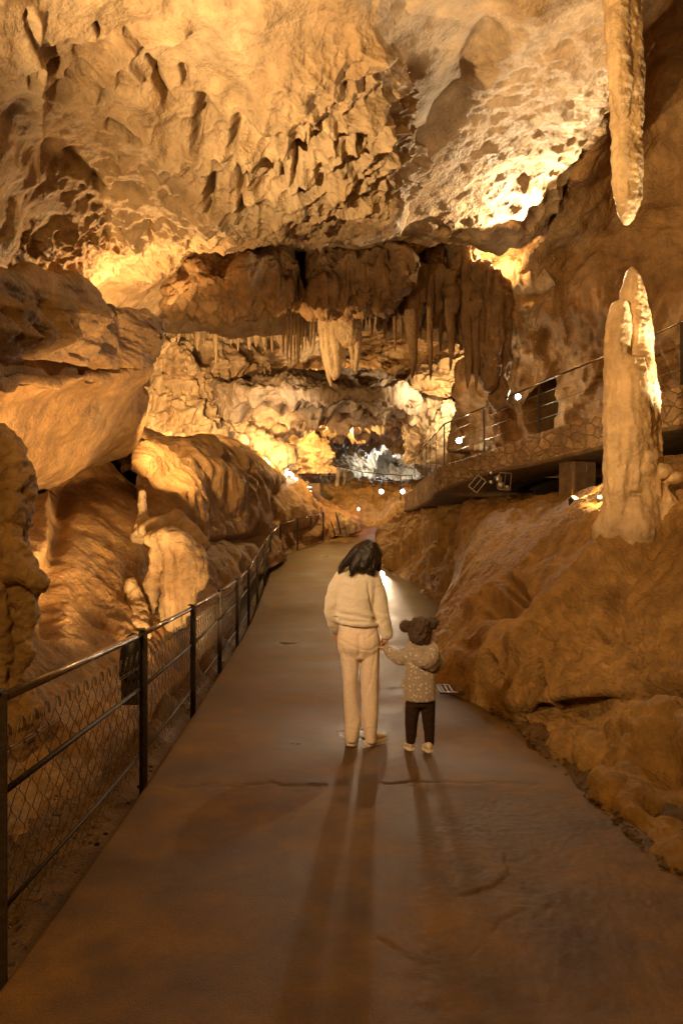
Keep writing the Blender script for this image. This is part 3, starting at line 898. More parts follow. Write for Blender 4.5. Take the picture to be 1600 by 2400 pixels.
def path_mat():
    m = bpy.data.materials.new('wet asphalt')
    m.use_nodes = True
    nt = m.node_tree; N, L = nt.nodes, nt.links
    b = N['Principled BSDF']
    tc = N.new('ShaderNodeTexCoord')
    n1 = N.new('ShaderNodeTexNoise'); n1.inputs['Scale'].default_value = 0.9; n1.inputs['Detail'].default_value = 7; n1.inputs['Roughness'].default_value = .6
    n2 = N.new('ShaderNodeTexNoise'); n2.inputs['Scale'].default_value = 210; n2.inputs['Detail'].default_value = 5; n2.inputs['Roughness'].default_value = .75
    n3 = N.new('ShaderNodeTexVoronoi'); n3.inputs['Scale'].default_value = 240
    for n in (n1, n2, n3):
        L.new(tc.outputs['Object'], n.inputs['Vector'])
    r = N.new('ShaderNodeValToRGB')
    r.color_ramp.elements[0].position = .36; r.color_ramp.elements[0].color = (.070, .035, .0050, 1)
    r.color_ramp.elements[1].position = .64; r.color_ramp.elements[1].color = (.175, .090, .013, 1)
    L.new(n1.outputs['Fac'], r.inputs[0])
    s = N.new('ShaderNodeMapRange'); s.inputs[1].default_value = .33; s.inputs[2].default_value = .67; s.inputs[3].default_value = .35; s.inputs[4].default_value = 1.7
    L.new(n2.outputs['Fac'], s.inputs[0])
    mu = N.new('ShaderNodeMixRGB'); mu.blend_type = 'MULTIPLY'; mu.inputs[0].default_value = 1
    L.new(r.outputs[0], mu.inputs[1]); L.new(s.outputs[0], mu.inputs[2]); L.new(mu.outputs[0], b.inputs['Base Color'])
    n5 = N.new('ShaderNodeTexNoise'); n5.inputs['Scale'].default_value = 3.6; n5.inputs['Detail'].default_value = 8; n5.inputs['Roughness'].default_value = .7
    st = N.new('ShaderNodeMapRange'); st.inputs[1].default_value = .40; st.inputs[2].default_value = .62; st.inputs[3].default_value = .75; st.inputs[4].default_value = 1.12
    L.new(tc.outputs['Object'], n5.inputs['Vector']); L.new(n5.outputs['Fac'], st.inputs[0])
    mu2 = N.new('ShaderNodeMixRGB'); mu2.blend_type = 'MULTIPLY'; mu2.inputs[0].default_value = 1
    L.new(mu.outputs[0], mu2.inputs[1]); L.new(st.outputs[0], mu2.inputs[2]); L.new(mu2.outputs[0], b.inputs['Base Color'])
    rr = N.new('ShaderNodeMapRange'); rr.inputs[1].default_value = .3; rr.inputs[2].default_value = .7; rr.inputs[3].default_value = .27; rr.inputs[4].default_value = .62
    b.inputs['Specular IOR Level'].default_value = .36
    L.new(n1.outputs['Fac'], rr.inputs[0]); L.new(rr.outputs[0], b.inputs['Roughness'])
    bp = N.new('ShaderNodeBump'); bp.inputs['Strength'].default_value = .6; bp.inputs['Distance'].default_value = .005
    ad = N.new('ShaderNodeMath'); ad.operation = 'ADD'
    L.new(n2.outputs['Fac'], ad.inputs[0]); L.new(n3.outputs['Distance'], ad.inputs[1]); L.new(ad.outputs[0], bp.inputs['Height']); L.new(bp.outputs[0], b.inputs['Normal'])
    return m


M_PATH = path_mat()
ys = np.concatenate([np.linspace(-8, 1.2, 60, endpoint=False), np.linspace(1.2, 7.5, 560, endpoint=False), np.linspace(7.5, 16, 260, endpoint=False), np.linspace(16, 40, 200)])
us = np.linspace(0, 1, 330)
Y, U = np.meshgrid(ys, us, indexing='ij')
xl, xr = spl(ys, XL)[:, None], spl(ys, XR)[:, None]
xr = xr + (.16 * fbm(np.stack([ys * 0, ys, ys * 0], -1), .9, 4) * (ys < 14))[:, None]
X = xl + (xr - xl) * U
Z = zpath(ys)[:, None] + np.zeros_like(U)
P = np.stack([X, Y, Z], -1)
px, py = proj(P)
h = 0.008 * fbm(P, 0.7, 2) + 0.0012 * fbm(P, 6, 3)
wob = np.stack([16 * fbm(P, 2.2, 5, .62), 10 * fbm(P, 2.2, 5, .62, off=12)], -1)
pxw, pyw = px + wob[..., 0], py + wob[..., 1]
near = (Y > 1.0) & (Y < 9)
def crack(pts, wd, dep):
    global h
    h = h - np.where(near, dep * .45 * np.exp(-(seg(pxw, pyw, pts) / wd) ** 2), 0)
# worn upper layer of the surface ending in a ragged step on the right
poly = [(950, 1835), (1010, 1870), (1080, 1925), (1120, 1960), (1170, 1985), (1190, 2040), (1150, 2075), (1080, 2095), (1020, 2100)]
lowr = [(1190, 2040), (1250, 2085), (1240, 2120), (1170, 2150), (1130, 2200), (1090, 2240), (1000, 2250), (880, 2200)]
brk = np.clip(.55 + 1.1 * fbm(P, 7, 2, off=3), .05, 1.6)
h0 = h; crack(poly, 2.2, .022); crack(lowr, 4.0, .018); h = h0 + (h - h0) * brk
xp = np.interp(pyw, [1835, 1870, 1925, 1960, 1985, 2040, 2075, 2100], [950, 1010, 1080, 1120, 1170, 1190, 1150, 1020])
h = h - np.where(near, .011 * sstep(-5, 5, pxw - xp) * sstep(1840, 1856, pyw) * (1 - sstep(2085, 2100, pyw)) * (1 - sstep(1230, 1420, px)), 0)
crack([(900, 1838), (1000, 1832), (1150, 1836), (1260, 1838)], 3, .018)
crack([(405, 1848), (560, 1842), (640, 1838), (760, 1843)], 3.5, .018)
crack([(700, 1488), (800, 1480), (900, 1475)], 2, .02); crack([(880, 1618), (960, 1612), (1010, 1613)], 2, .02)
crack([(690, 1490), (760, 1486)], 3, .02)
crack([(880, 1205), (890, 1600)], 1, .0)
sh = sstep(-30, 30, (px - 1000) * .5 + (py - 1960) * .55 - 25 * np.sin(py / 40)) * sstep(900, 1050, px) * sstep(1830, 1880, py) * (1 - sstep(2350, 2400, py))
h = h + np.where(near, sh * (0.0015 * (scallop(P * np.array([1, 1, 0]), 40) - .4) + .0055 * fbm(P, 20, 4) - .010), 0)
h = h - 0.05 * (1 - sstep(0, .012, U)) - .04 * sstep(.98, 1, U)
P[..., 2] += h
path = link('path', mesh_np('path', P.reshape(-1, 3), grid_faces(len(ys), len(us))), M_PATH)
tag(path, 'wet brown asphalt footpath winding into the cave', 'path', kind='structure')

# cave floor under and beside the path
M_FLOOR = rock_mat('trampled gravel floor', (.10, .055, .021), (.16, .092, .037), (.23, .142, .066), rough=.6, bump=.9, fine=2.0, scale=3)
ys = np.concatenate([np.linspace(-8, 2, 40, endpoint=False), np.linspace(2, 10, 260, endpoint=False), np.linspace(10, 50, 160)])
us = np.linspace(-1, 1, 420)
us = np.sign(us) * np.abs(us) ** 1.4
Y, U = np.meshgrid(ys, us, indexing='ij')
X = U * 11
xl, xr = spl(ys, XL)[:, None], spl(ys, XR)[:, None]
dl, dr = np.maximum(xl - X, 0), np.maximum(X - xr, 0)
Z = zpath(ys)[:, None] - 0.05 * np.ones_like(U)
out = np.maximum(dl, dr)
P = np.stack([X, Y, Z], -1)
amt = sstep(0.0, .25, out)
berm = 0.16 * np.exp(-((dl - .22) / .16) ** 2) * sstep(5.2, 6.5, Y) * (1 - sstep(14, 17, Y))
P[..., 2] += -.06 - .10 * sstep(0, .5, dl) + amt * (0.05 * fbm(P, 2.5, 3) + 0.045 * (.5 - scallop(P, 7)) + .03 * (.5 - scallop(P, 16))) + .05 * sstep(0, .5, dr) + berm * (1.1 + 1.2 * fbm(P, 3.0, 3)) + 0.06 * amt
o = link('ground', mesh_np('ground', P.reshape(-1, 3), grid_faces(len(ys), len(us))), M_FLOOR)
tag(o, 'rough gravelly cave floor beside the path', 'ground', kind='structure')

# loose stones along both edges of the path
V, F = [], []
ico = bmesh.new(); bmesh.ops.create_icosphere(ico, subdivisions=1, radius=1)
iv = np.array([v.co[:] for v in ico.verts]); fi = np.array([[v.index for v in f.verts] for f in ico.faces]); ico.free()
nb = 0
for i in range(1500):
    right = i % 3 != 0
    y = 2.0 + 8.0 * RNG.rand() ** 1.3
    e = float(spl(y, XR)) if right else float(spl(y, XL))
    x = e + (abs(RNG.normal()) * .22 - .10) if right else e - abs(RNG.normal()) * .25 - .02
    r = .004 + .020 * RNG.rand() ** 3
    q = np.array([x, y, float(zpath(y)) + r * .35 - (.0 if abs(x) < abs(e) else .03)])
    rot = np.linalg.qr(RNG.normal(size=(3, 3)))[0]
    v = (iv * (1 + .35 * (RNG.rand(len(iv), 1) - .5))) @ rot * r * np.array([1, 1, .6]) + q
    V.append(v); F.append(fi + nb); nb += len(iv)
o = link('gravel', mesh_np('gravel', np.concatenate(V), np.concatenate(F)), M_FLOOR, None, False)
tag(o, 'loose small stones strewn along both edges of the path', 'gravel', kind='stuff')
# ================================================================ dripstone: stalagmites, stalactites, curtains
def axis(pts, d):
    """polyline of photo points at distance d (points may carry their own distance)"""
    return np.array([at(p[0], p[1], p[2] if len(p) > 2 else d) for p in pts])


def dense(pts, rads, n=24):
    pts = np.asarray(pts, float)
    rads = np.asarray(rads, float)
    t = np.linspace(0, 1, len(pts))
    tt = np.linspace(0, 1, n)
    P = cr(pts, n, 0)
    R = np.interp(tt, t, rads)
    return P, R


def strand(mb, pts, wpx, d, n=22, k=12):
    """tapered limb of dripstone; widths in photo pixels at its distance"""
    P, R = dense(axis(pts, d), np.array(wpx) / 2 / FPX * d, n)
    mb.tube(P, list(R), k)


def drip_disp(a=0.02, s=9.0, lump=0.02, off=0.0):
    def f(P, N):
        Q = P * np.array([s, s, s * 0.16])
        v = a * ridged(Q, 1.0, 2, off=off) + lump * fbm(P, s * .55, 3, off=off + 4) + lump * .5 * fbm(P, s * 2.2, 2, off=off + 8)
        return v * (0.3 + 0.7 * np.clip(1 - np.abs(N[:, 2]) * 0.5, 0, 1))
    return f


def stalactite(px, ytop, ytip, wpx, d, mat, label, group=None, bend=0, name='stalactite', seed=0):
    rs = random.Random(seed * 131 + int(px * 7))
    n, k = 26, 14
    t = np.linspace(0, 1, n)
    top = np.array(at(px, ytop, d)) + np.array([0, 0.1, .5])
    tip = np.array(at(px + bend, ytip, d))
    P = top[None] * (1 - t)[:, None] + tip[None] * t[:, None]
    r = wpx / 2 / FPX * d
    prof = np.interp(t, [0, .15, .3, .6, .85, .97, 1], [1.7, 1.25, 1.05, .88, .55, .22, .04])
    P[:, 0] += 0.12 * r * np.sin(t * 9 + rs.random() * 6)
    V, F = tube_np(P, list(r * prof), k)
    N = V - np.repeat(P, k, 0)
    N /= np.linalg.norm(N, axis=1)[:, None] + 1e-9
    o = rs.random() * 50
    V = V + N * (r * (.34 * fbm(V * np.array([1 / r, 1 / r, .22 / r]) * .8, 1, 2, off=o) + .18 * fbm(V, 1.1 / r, 2, off=o)))[:, None] * np.repeat(np.interp(t, [0, .9, 1], [1, .6, .1]), k)[:, None]
    ob = MB().add(V, F).build(name, mat)
    return tag(ob, label, 'stalactite', group)


M_STAL = rock_mat('stalagmite calcite', (.54, .37, .19), (.64, .46, .26), (.72, .55, .34), rough=.45, bump=.35, fine=1.6, streak=.18)
# tall twin stalagmite on the slope
D = 7.9
mb = MB()
strand(mb, [(1481, 626), (1481, 645), (1482, 690), (1486, 760), (1488, 880), (1490, 1000), (1492, 1120), (1490, 1240)], [8, 30, 50, 66, 88, 100, 108, 124], D, 40, 20)
strand(mb, [(1450, 708, 7.75), (1450, 716, 7.75), (1448, 770, 7.75), (1446, 860, 7.76), (1448, 980, 7.75), (1448, 1100, 7.75), (1448, 1200, 7.8), (1448, 1270, 7.9)], [26, 36, 48, 54, 60, 62, 62, 66], D, 40, 18)
strand(mb, [(1470, 840, 7.75), (1470, 900, 7.75), (1472, 1000, 7.75), (1470, 1150, 7.8)], [60, 90, 92, 80], D, 24, 18)
for pts, ws in [([(1446, 1180, 7.8), (1425, 1250, 7.85), (1395, 1320, 8.0)], [60, 66, 30]), ([(1490, 1170, 7.8), (1492, 1250, 7.75), (1480, 1330, 7.7)], [90, 100, 40]), ([(1520, 1130, 7.9), (1550, 1200, 7.8), (1580, 1270, 7.6)], [60, 80, 40])]:
    strand(mb, pts, ws, D, 18, 16)
for cx, cy, r in [(1476, 1010, 24), (1480, 1050, 30), (1508, 1040, 26), (1512, 1072, 34), (1500, 1100, 34), (1545, 1105, 28), (1575, 1120, 22), (1500, 1145, 24), (1460, 1060, 28)]:
    mb.ball(at(cx, cy, D - .17), r / FPX * D * np.array([1, 1, .62]), 14, 10)
o = remeshed('stalagmite', mb, 0.018, 5, M_STAL, disp=lambda P, N: drip_disp(.016, 8, .018, 3)(P, N) + .005 * pn(np.stack([P[:, 0] * 1.5, P[:, 1] * 1.5, P[:, 2] * 16], -1)))
tag(o, 'tall twin-tipped stalagmite standing on the right slope in front of the walkway', 'stalagmite')

# huge stalactite from the top of the picture
D = 7.5
mb = MB()
strand(mb, [(1452, -420), (1455, -150), (1458, 0), (1464, 150), (1468, 300), (1469, 420), (1468, 480), (1468, 510), (1468, 526)], [120, 96, 78, 74, 66, 60, 50, 26, 5], D, 50, 20)
strand(mb, [(1438, -420, 7.4), (1440, -100, 7.38), (1446, 80, 7.36), (1453, 200, 7.36), (1460, 270, 7.38), (1464, 292, 7.42)], [70, 56, 48, 40, 24, 6], D, 36, 16)
strand(mb, [(1478, -420, 7.42), (1482, -100, 7.42), (1486, 100, 7.44), (1488, 250, 7.46), (1486, 330, 7.5)], [44, 34, 24, 18, 6], D, 30, 14)
o = remeshed('stalactite', mb, 0.016, 4, M_STAL, disp=drip_disp(.016, 8, .022, 11))
tag(o, 'huge thick stalactite hanging from the upper right, above the twin stalagmite', 'stalactite')

# pale chandelier of dripstone
D = 14.0
mb = MB()
mb.ball(at(812, 772, D), np.array([.30, .25, .38]), 16, 12)
mb.ball(at(800, 748, D), np.array([.22, .25, .22]), 14, 10)
strand(mb, [(812, 700), (812, 735)], [40, 70], D, 8)
for pts, ws in [([(752, 735), (756, 780), (764, 850), (776, 905)], [14, 18, 14, 4]), ([(768, 735), (770, 790), (776, 860), (784, 890)], [16, 26, 18, 5]),
                ([(784, 740), (786, 800), (790, 850), (788, 886)], [30, 34, 22, 6]), ([(800, 780), (800, 830), (804, 862)], [20, 16, 4]),
                ([(822, 790), (824, 830), (825, 866)], [16, 8, 3]), ([(838, 770), (838, 820), (832, 872)], [16, 16, 4]), ([(760, 720), (758, 745)], [26, 20])]:
    strand(mb, pts, ws, D, 24, 10)
o = remeshed('dripstone_cluster', mb, 0.022, 3, M_PALE, disp=drip_disp(.02, 9, .015, 21))
tag(o, 'pale bulb of dripstone with trailing strands hanging in mid passage', 'dripstone')

# small bright fringe left of it
for i, (x, y0, y1, wp) in enumerate([(664, 765, 835, 8), (674, 770, 848, 7), (682, 772, 858, 7), (690, 776, 842, 6), (699, 780, 856, 11), (708, 782, 828, 7), (728, 770, 812, 8), (736, 768, 822, 7), (716, 775, 818, 6), (640, 760, 790, 7), (628, 757, 786, 6)]):
    stalactite(x, y0, y1, wp, 14.6, M_PALE, 'thin pale stalactite in the fringe left of the dripstone bulb', 'fringe of thin stalactites', seed=i)

# heavy curtain of dark stalactites right of the middle
rs = random.Random(5)
D = 14.6
mb = MB()
for x, y0, y1, wp, dd in [(905, 590, 740, 40, 14.8), (930, 600, 790, 40, 14.8), (955, 590, 820, 46, 14.4), (985, 585, 760, 60, 14.6), (1012, 590, 800, 44, 14.4), (1040, 600, 790, 60, 14.6),
                          (1070, 610, 830, 50, 14.4), (1098, 640, 850, 44, 14.3), (1120, 680, 880, 44, 14.2), (1145, 700, 920, 50, 14.2), (890, 640, 790, 24, 15), (915, 660, 810, 22, 15.2), (1165, 720, 960, 46, 14.5)]:
    if x < 1110:
        y1 -= rs.uniform(20, 75)
        wp *= rs.uniform(.6, .95)
    strand(mb, [(x, y0 - 60, dd), (x, y0, dd), (x + 3, (y0 + y1) / 2, dd), (x + 2, y1 - 25, dd), (x, y1, dd)], [wp * .9, wp, wp * .9, wp * .55, 5], D, 26, 12)
for i in range(34):
    x = rs.uniform(895, 1165); y0 = rs.uniform(590, 690) + max(0, x - 1050) * .6; ln = rs.uniform(50, 120); wp = rs.uniform(12, 30); dd = rs.uniform(14.0, 15.0)
    strand(mb, [(x, y0, dd), (x + rs.uniform(-4, 4), y0 + ln * .5, dd), (x, y0 + ln, dd)], [wp, wp * .8, 3], D, 18, 10)
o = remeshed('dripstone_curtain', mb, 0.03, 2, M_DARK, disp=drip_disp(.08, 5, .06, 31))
tag(o, 'heavy brown dripstone curtain hanging under the lit hollow', 'dripstone')
for i, (x, y0, y1, wp, lab) in enumerate([
        (967, 700, 888, 32, 'fattest blunt dark stalactite below the dripstone curtain'),
        (1008, 690, 894, 17, 'long needle stalactite between the blunt one and the walkway'),
        (1056, 690, 870, 24, 'dark pointed stalactite hanging in front of the glaring white rocks'),
        (1096, 720, 912, 26, 'stalactite with a drawn out tip beside the bright flowstone'),
        (1115, 740, 918, 22, 'last stalactite of the curtain, touching the right wall')]):
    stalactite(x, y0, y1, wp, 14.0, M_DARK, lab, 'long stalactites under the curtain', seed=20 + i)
for i, (x, y0, y1, wp) in enumerate([(872, 700, 790, 12), (886, 700, 780, 12), (902, 690, 812, 14), (925, 700, 826, 12), (940, 700, 800, 14), (985, 700, 800, 12), (1032, 690, 826, 14), (1040, 700, 770, 10), (1078, 700, 800, 14), (852, 720, 776, 10), (862, 715, 765, 9)]):
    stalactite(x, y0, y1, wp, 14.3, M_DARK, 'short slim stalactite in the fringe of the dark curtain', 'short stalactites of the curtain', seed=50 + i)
# fringe hanging from the ceiling lip and from the lit roof at the left
for i, (x, y0, y1, wp, d) in enumerate([(722, 215, 350, 16, 7.55), (736, 200, 300, 14, 7.6), (712, 210, 290, 12, 7.55), (750, 190, 270, 14, 7.6), (765, 195, 262, 12, 7.7), (800, 165, 240, 18, 7.7), (828, 180, 230, 14, 7.8), (690, 185, 232, 12, 7.5), (780, 170, 250, 12, 7.7)]):
    stalactite(x, y0, y1, wp, d, M_CEIL, 'stubby stalactite among the knobs of the near ceiling' if i else 'longest ribbed stalactite on the near scalloped ceiling', 'stalactites of the near ceiling', seed=80 + i)
for i in range(16):
    x = 420 + i * 20 + rs.uniform(-6, 6)
    stalactite(x, 765, 800 + rs.uniform(0, 55), rs.uniform(8, 20), 20.5 + rs.uniform(0, 1), M_PALE, 'cream stalactite of the row along the bright fluted wall', 'stalactites along the fluted wall', seed=100 + i)

# ragged column in the left foreground
D = 4.9
mb = MB()
strand(mb, [(-40, 1030), (-10, 1060), (15, 1150), (8, 1260), (-20, 1380), (-15, 1480), (-25, 1600), (-30, 1760), (-40, 2000)], [90, 110, 108, 100, 96, 120, 110, 120, 150], D, 50, 18)
strand(mb, [(20, 1240, 4.8), (50, 1330, 4.75), (85, 1360, 4.75), (104, 1372, 4.75), (100, 1385, 4.75)], [40, 52, 44, 26, 8], D, 24, 14)
strand(mb, [(40, 1350), (55, 1420), (50, 1500), (42, 1600)], [60, 46, 34, 12], D, 24, 14)
strand(mb, [(5, 1600), (40, 1640), (55, 1690), (48, 1760), (40, 1790)], [60, 60, 60, 40, 14], D, 24, 14)
strand(mb, [(-60, 1040), (-160, 1030), (-300, 1000)], [120, 200, 300], D, 20, 16)
o = remeshed('rock_column', mb, 0.016, 2, M_WALL, disp=drip_disp(.03, 7, .05, 41))
tag(o, 'ragged foreground rock column with dripping edges at the left end of the fence', 'rock column')

# lit flowstone legs behind the fence
D = 9.0
mb = MB()
for pts, ws in [([(345, 1262), (385, 1262), (430, 1285), (462, 1330), (470, 1380)], [26, 60, 66, 50, 20]), ([(372, 1285), (362, 1340), (352, 1400), (340, 1470)], [28, 24, 22, 30]),
                ([(400, 1290), (396, 1360), (398, 1480)], [30, 26, 34]), ([(430, 1290), (420, 1360), (418, 1470)], [44, 34, 40]), ([(452, 1300), (446, 1370), (436, 1440)], [50, 44, 30]),
                ([(400, 1225, 9.6), (440, 1250, 9.5), (468, 1290, 9.3)], [40, 56, 50]), ([(335, 1150, 9.8), (336, 1200, 9.8), (338, 1260, 9.6)], [12, 18, 60]), ([(300, 1360, 8.8), (318, 1420, 8.7), (310, 1500, 8.2)], [20, 46, 70]),
                ([(330, 1245, 9.4), (360, 1235, 9.4), (420, 1215, 9.7)], [20, 36, 40])]:
    strand(mb, pts, ws, D, 26, 14)
o = remeshed('flowstone', mb, 0.025, 3, M_PALE, disp=drip_disp(.03, 6, .045, 51))
tag(o, 'glowing cream flowstone arch with three legs behind the fence', 'flowstone')
D = 24
mb = MB()
for x, y0, y1, wp in [(610, 1010, 1090, 34), (628, 1020, 1100, 30), (645, 1030, 1105, 40), (665, 1040, 1095, 34), (682, 1045, 1085, 26), (590, 1000, 1070, 30), (655, 1080, 1130, 20)]:
    strand(mb, [(x, y0), (x, (y0 + y1) / 2), (x + 2, y1)], [wp * .7, wp, wp * .5], D, 16, 12)
o = remeshed('flowstone', mb, 0.05, 2, M_PALE, disp=drip_disp(.08, 4, .08, 61))
tag(o, 'white glaring dripstone cascade above the far end of the mound', 'flowstone')
D = 16.8
mb = MB()
for pts, ws in [([(1112, 880), (1108, 930), (1090, 990), (1080, 1040)], [10, 34, 60, 50]), ([(1128, 905), (1140, 950), (1150, 1010)], [10, 46, 90]), ([(1120, 950), (1125, 1000), (1120, 1060)], [60, 110, 140])]:
    strand(mb, pts, ws, D, 22, 14)
o = remeshed('stalagmite', mb, 0.03, 3, M_PALE, disp=drip_disp(.05, 5, .05, 71))
tag(o, 'squat bright stalagmite behind the walkway railing under the curtain', 'stalagmite')
# small columns of the far end
for i, (x, y0, y1, wp) in enumerate([(750, 1100, 1160, 9), (762, 1105, 1160, 12), (775, 1110, 1158, 8), (790, 1105, 1158, 14), (806, 1112, 1160, 9), (735, 1110, 1160, 8)]):
    D = 33 + (i % 3)
    mb = MB()
    strand(mb, [(x, y0 - 10), (x + 1, y0 + 15), (x - 1, (y0 + y1) / 2), (x, y1)], [wp * 1.3, wp * .7, wp * .8, wp * 1.2], D, 16, 10)
    o = mb.build('dripstone_column', M_PALE)
    tag(o, 'slim pale dripstone column at the far end beyond the path', 'dripstone', 'far dripstone columns')
# knobby stub at the bend of the path
mb = MB()
D = 26.5
for pts, ws in [([(790, 1195), (796, 1215), (806, 1235)], [6, 16, 40]), ([(812, 1215), (820, 1235), (825, 1250)], [16, 36, 40]), ([(780, 1240), (800, 1250), (815, 1262)], [16, 30, 30])]:
    strand(mb, pts, ws, D, 14, 10)
o = remeshed('stalagmite', mb, 0.04, 2, M_PALE, disp=drip_disp(.05, 4, .06, 91))
tag(o, 'pinkish rock stub with a spike at the bend of the far path', 'stalagmite')

# ================================================================ fence along the left of the path
M_POST = plain_mat('dark painted steel', (.045, .032, .024), .55, .3, .4, 40, .3)
M_RAIL = plain_mat('worn steel tube', (.30, .25, .20), .26, .9, .3, 60)
M_WIRE = plain_mat('galvanised wire', (.22, .18, .14), .42, .8, .3, 60)
FP = [(-1.31, 2.62), (-1.39, 4.8), (-1.52, 7.0), (-1.64, 9.2), (-1.74, 11.4), (-1.85, 13.6), (-1.95, 15.8), (-2.03, 18), (-2.08, 20.0), (-1.93, 21.6), (-1.47, 22.9), (-.66, 25.0)]
FB = [Vector((x - .02, y, float(zpath(y)) - .05)) for x, y in FP]
HT = 1.13
fence = empty('wire_fence', FB[1], 'long wire mesh fence with dark posts and shiny top rail left of the path', 'fence')
for i, p in enumerate(FB):
    nx = FB[min(i + 1, len(FB) - 1)] - FB[max(i - 1, 0)]
    ang = math.atan2(nx.y, nx.x)
    M = Matrix.Rotation(ang, 3, 'Z')
    mb = MB()
    mb.box(p + Vector((0, 0, HT / 2 - .08)), (.046, .010, HT + .16), M)
    mb.box(p + M @ Vector((0, -.026, 0)) + Vector((0, 0, HT / 2 - .08)), (.010, .045, HT + .155), M)
    mb.box(p + Vector((0, 0, HT + .004)), (.056, .06, .012), M)
    mb.build('post', M_POST, fence, smooth=False, bevel=.003)
top, mid, low = MB(), MB(), MB()
def rail_pts(h, side=.034):
    out = []
    for i, p in enumerate(FB):
        nx = (FB[min(i + 1, len(FB) - 1)] - FB[max(i - 1, 0)]).normalized()
        nrm = Vector((nx.y, -nx.x, 0))
        out.append(p + nrm * side * 0 + Vector((0, 0, h)))
    return out
for a, b in zip(rail_pts(HT - .035)[:-1], rail_pts(HT - .035)[1:]):
    dv = (b - a).normalized()
    top.tube([a + dv * .012, a.lerp(b, .5), b - dv * .012], .021, 12)
for a, b in zip(rail_pts(.72)[:-1], rail_pts(.72)[1:]):
    mid.tube([a, a.lerp(b, .5), b], .014, 8)
for a, b in zip(rail_pts(.26)[:-1], rail_pts(.26)[1:]):
    low.tube([a, a.lerp(b, .5) - Vector((0, 0, .01)), b], .010, 8)
o = top.build('top_rail', M_RAIL, fence); o['label'] = 'shiny round top rail'
mid.build('middle_rail', M_POST, fence)
low.build('lower_rail', M_POST, fence)
# woven wire with looped top edge
V, F = [], []
def wire(pts, r):
    pts = np.asarray(pts)
    n = len(pts)
    v, f = tube_np(pts, [r] * n, 3, False)
    b = len(V) and sum(len(x) for x in V)
    V.append(v); F.extend([tuple(np.array(q) + b) for q in f])
for s in range(len(FB) - 1):
    a, b = FB[s], FB[s + 1]
    L = (b - a).length
    step = .068 if s < 2 else (.085 if s < 5 else .14)
    m = max(4, int(L / step))
    nxy = Vector(((b - a).y, -(b - a).x, 0)).normalized() * -.028
    amp = L / m
    for i in range(m):
        zz = np.linspace(.06, .86, 14 if s < 3 else 8)
        sgn = 1 if i % 2 else -1
        u0 = (i + .5) / m
        pts = []
        for j, z in enumerate(zz):
            ph = 1 if j % 2 else -1
            off = ph * sgn * amp * .5
            q = a.lerp(b, min(max(u0 + off / L, 0), 1)) + nxy * (1 + .12 * sgn) + Vector((0, 0, z + .05))
            pts.append(q)
        # loop over the top towards the next wire
        e = pts[-1]
        dirv = (b - a).normalized() * amp
        pts += [e + dirv * .12 + Vector((0, 0, .035)), e + dirv * .5 + Vector((0, 0, .062)), e + dirv * .88 + Vector((0, 0, .035)), e + dirv * 1.0 + Vector((0, 0, 0))]
        wire(pts, .0024 if s < 2 else .0030)
    for h in (.80, .815):
        wire([a + nxy + Vector((0, 0, h + .05)), a.lerp(b, .5) + nxy + Vector((0, 0, h + .045)), b + nxy + Vector((0, 0, h + .05))], .0022)
me = mesh_np('wire_mesh', np.concatenate(V), np.array(F))
link('wire_mesh', me, M_WIRE, fence)
# two loose leaning stakes past the last post
for (x0, y0, x1, y1), lab in [((775, 1222, 785, 1252), 'short thin stake leaning against the rock past the last fence post'), ((786, 1200, 798, 1246), 'taller thin stake leaning right beside the pinkish stub')]:
    o = MB().tube([at(x0, y0, 25.2), at((x0 + x1) / 2 + .6, (y0 + y1) / 2, 25.2), at(x1, y1 + 6, 25.2)], [.022, .024, .026], 8).build('stake', M_POST)
    tag(o, lab, 'stake')

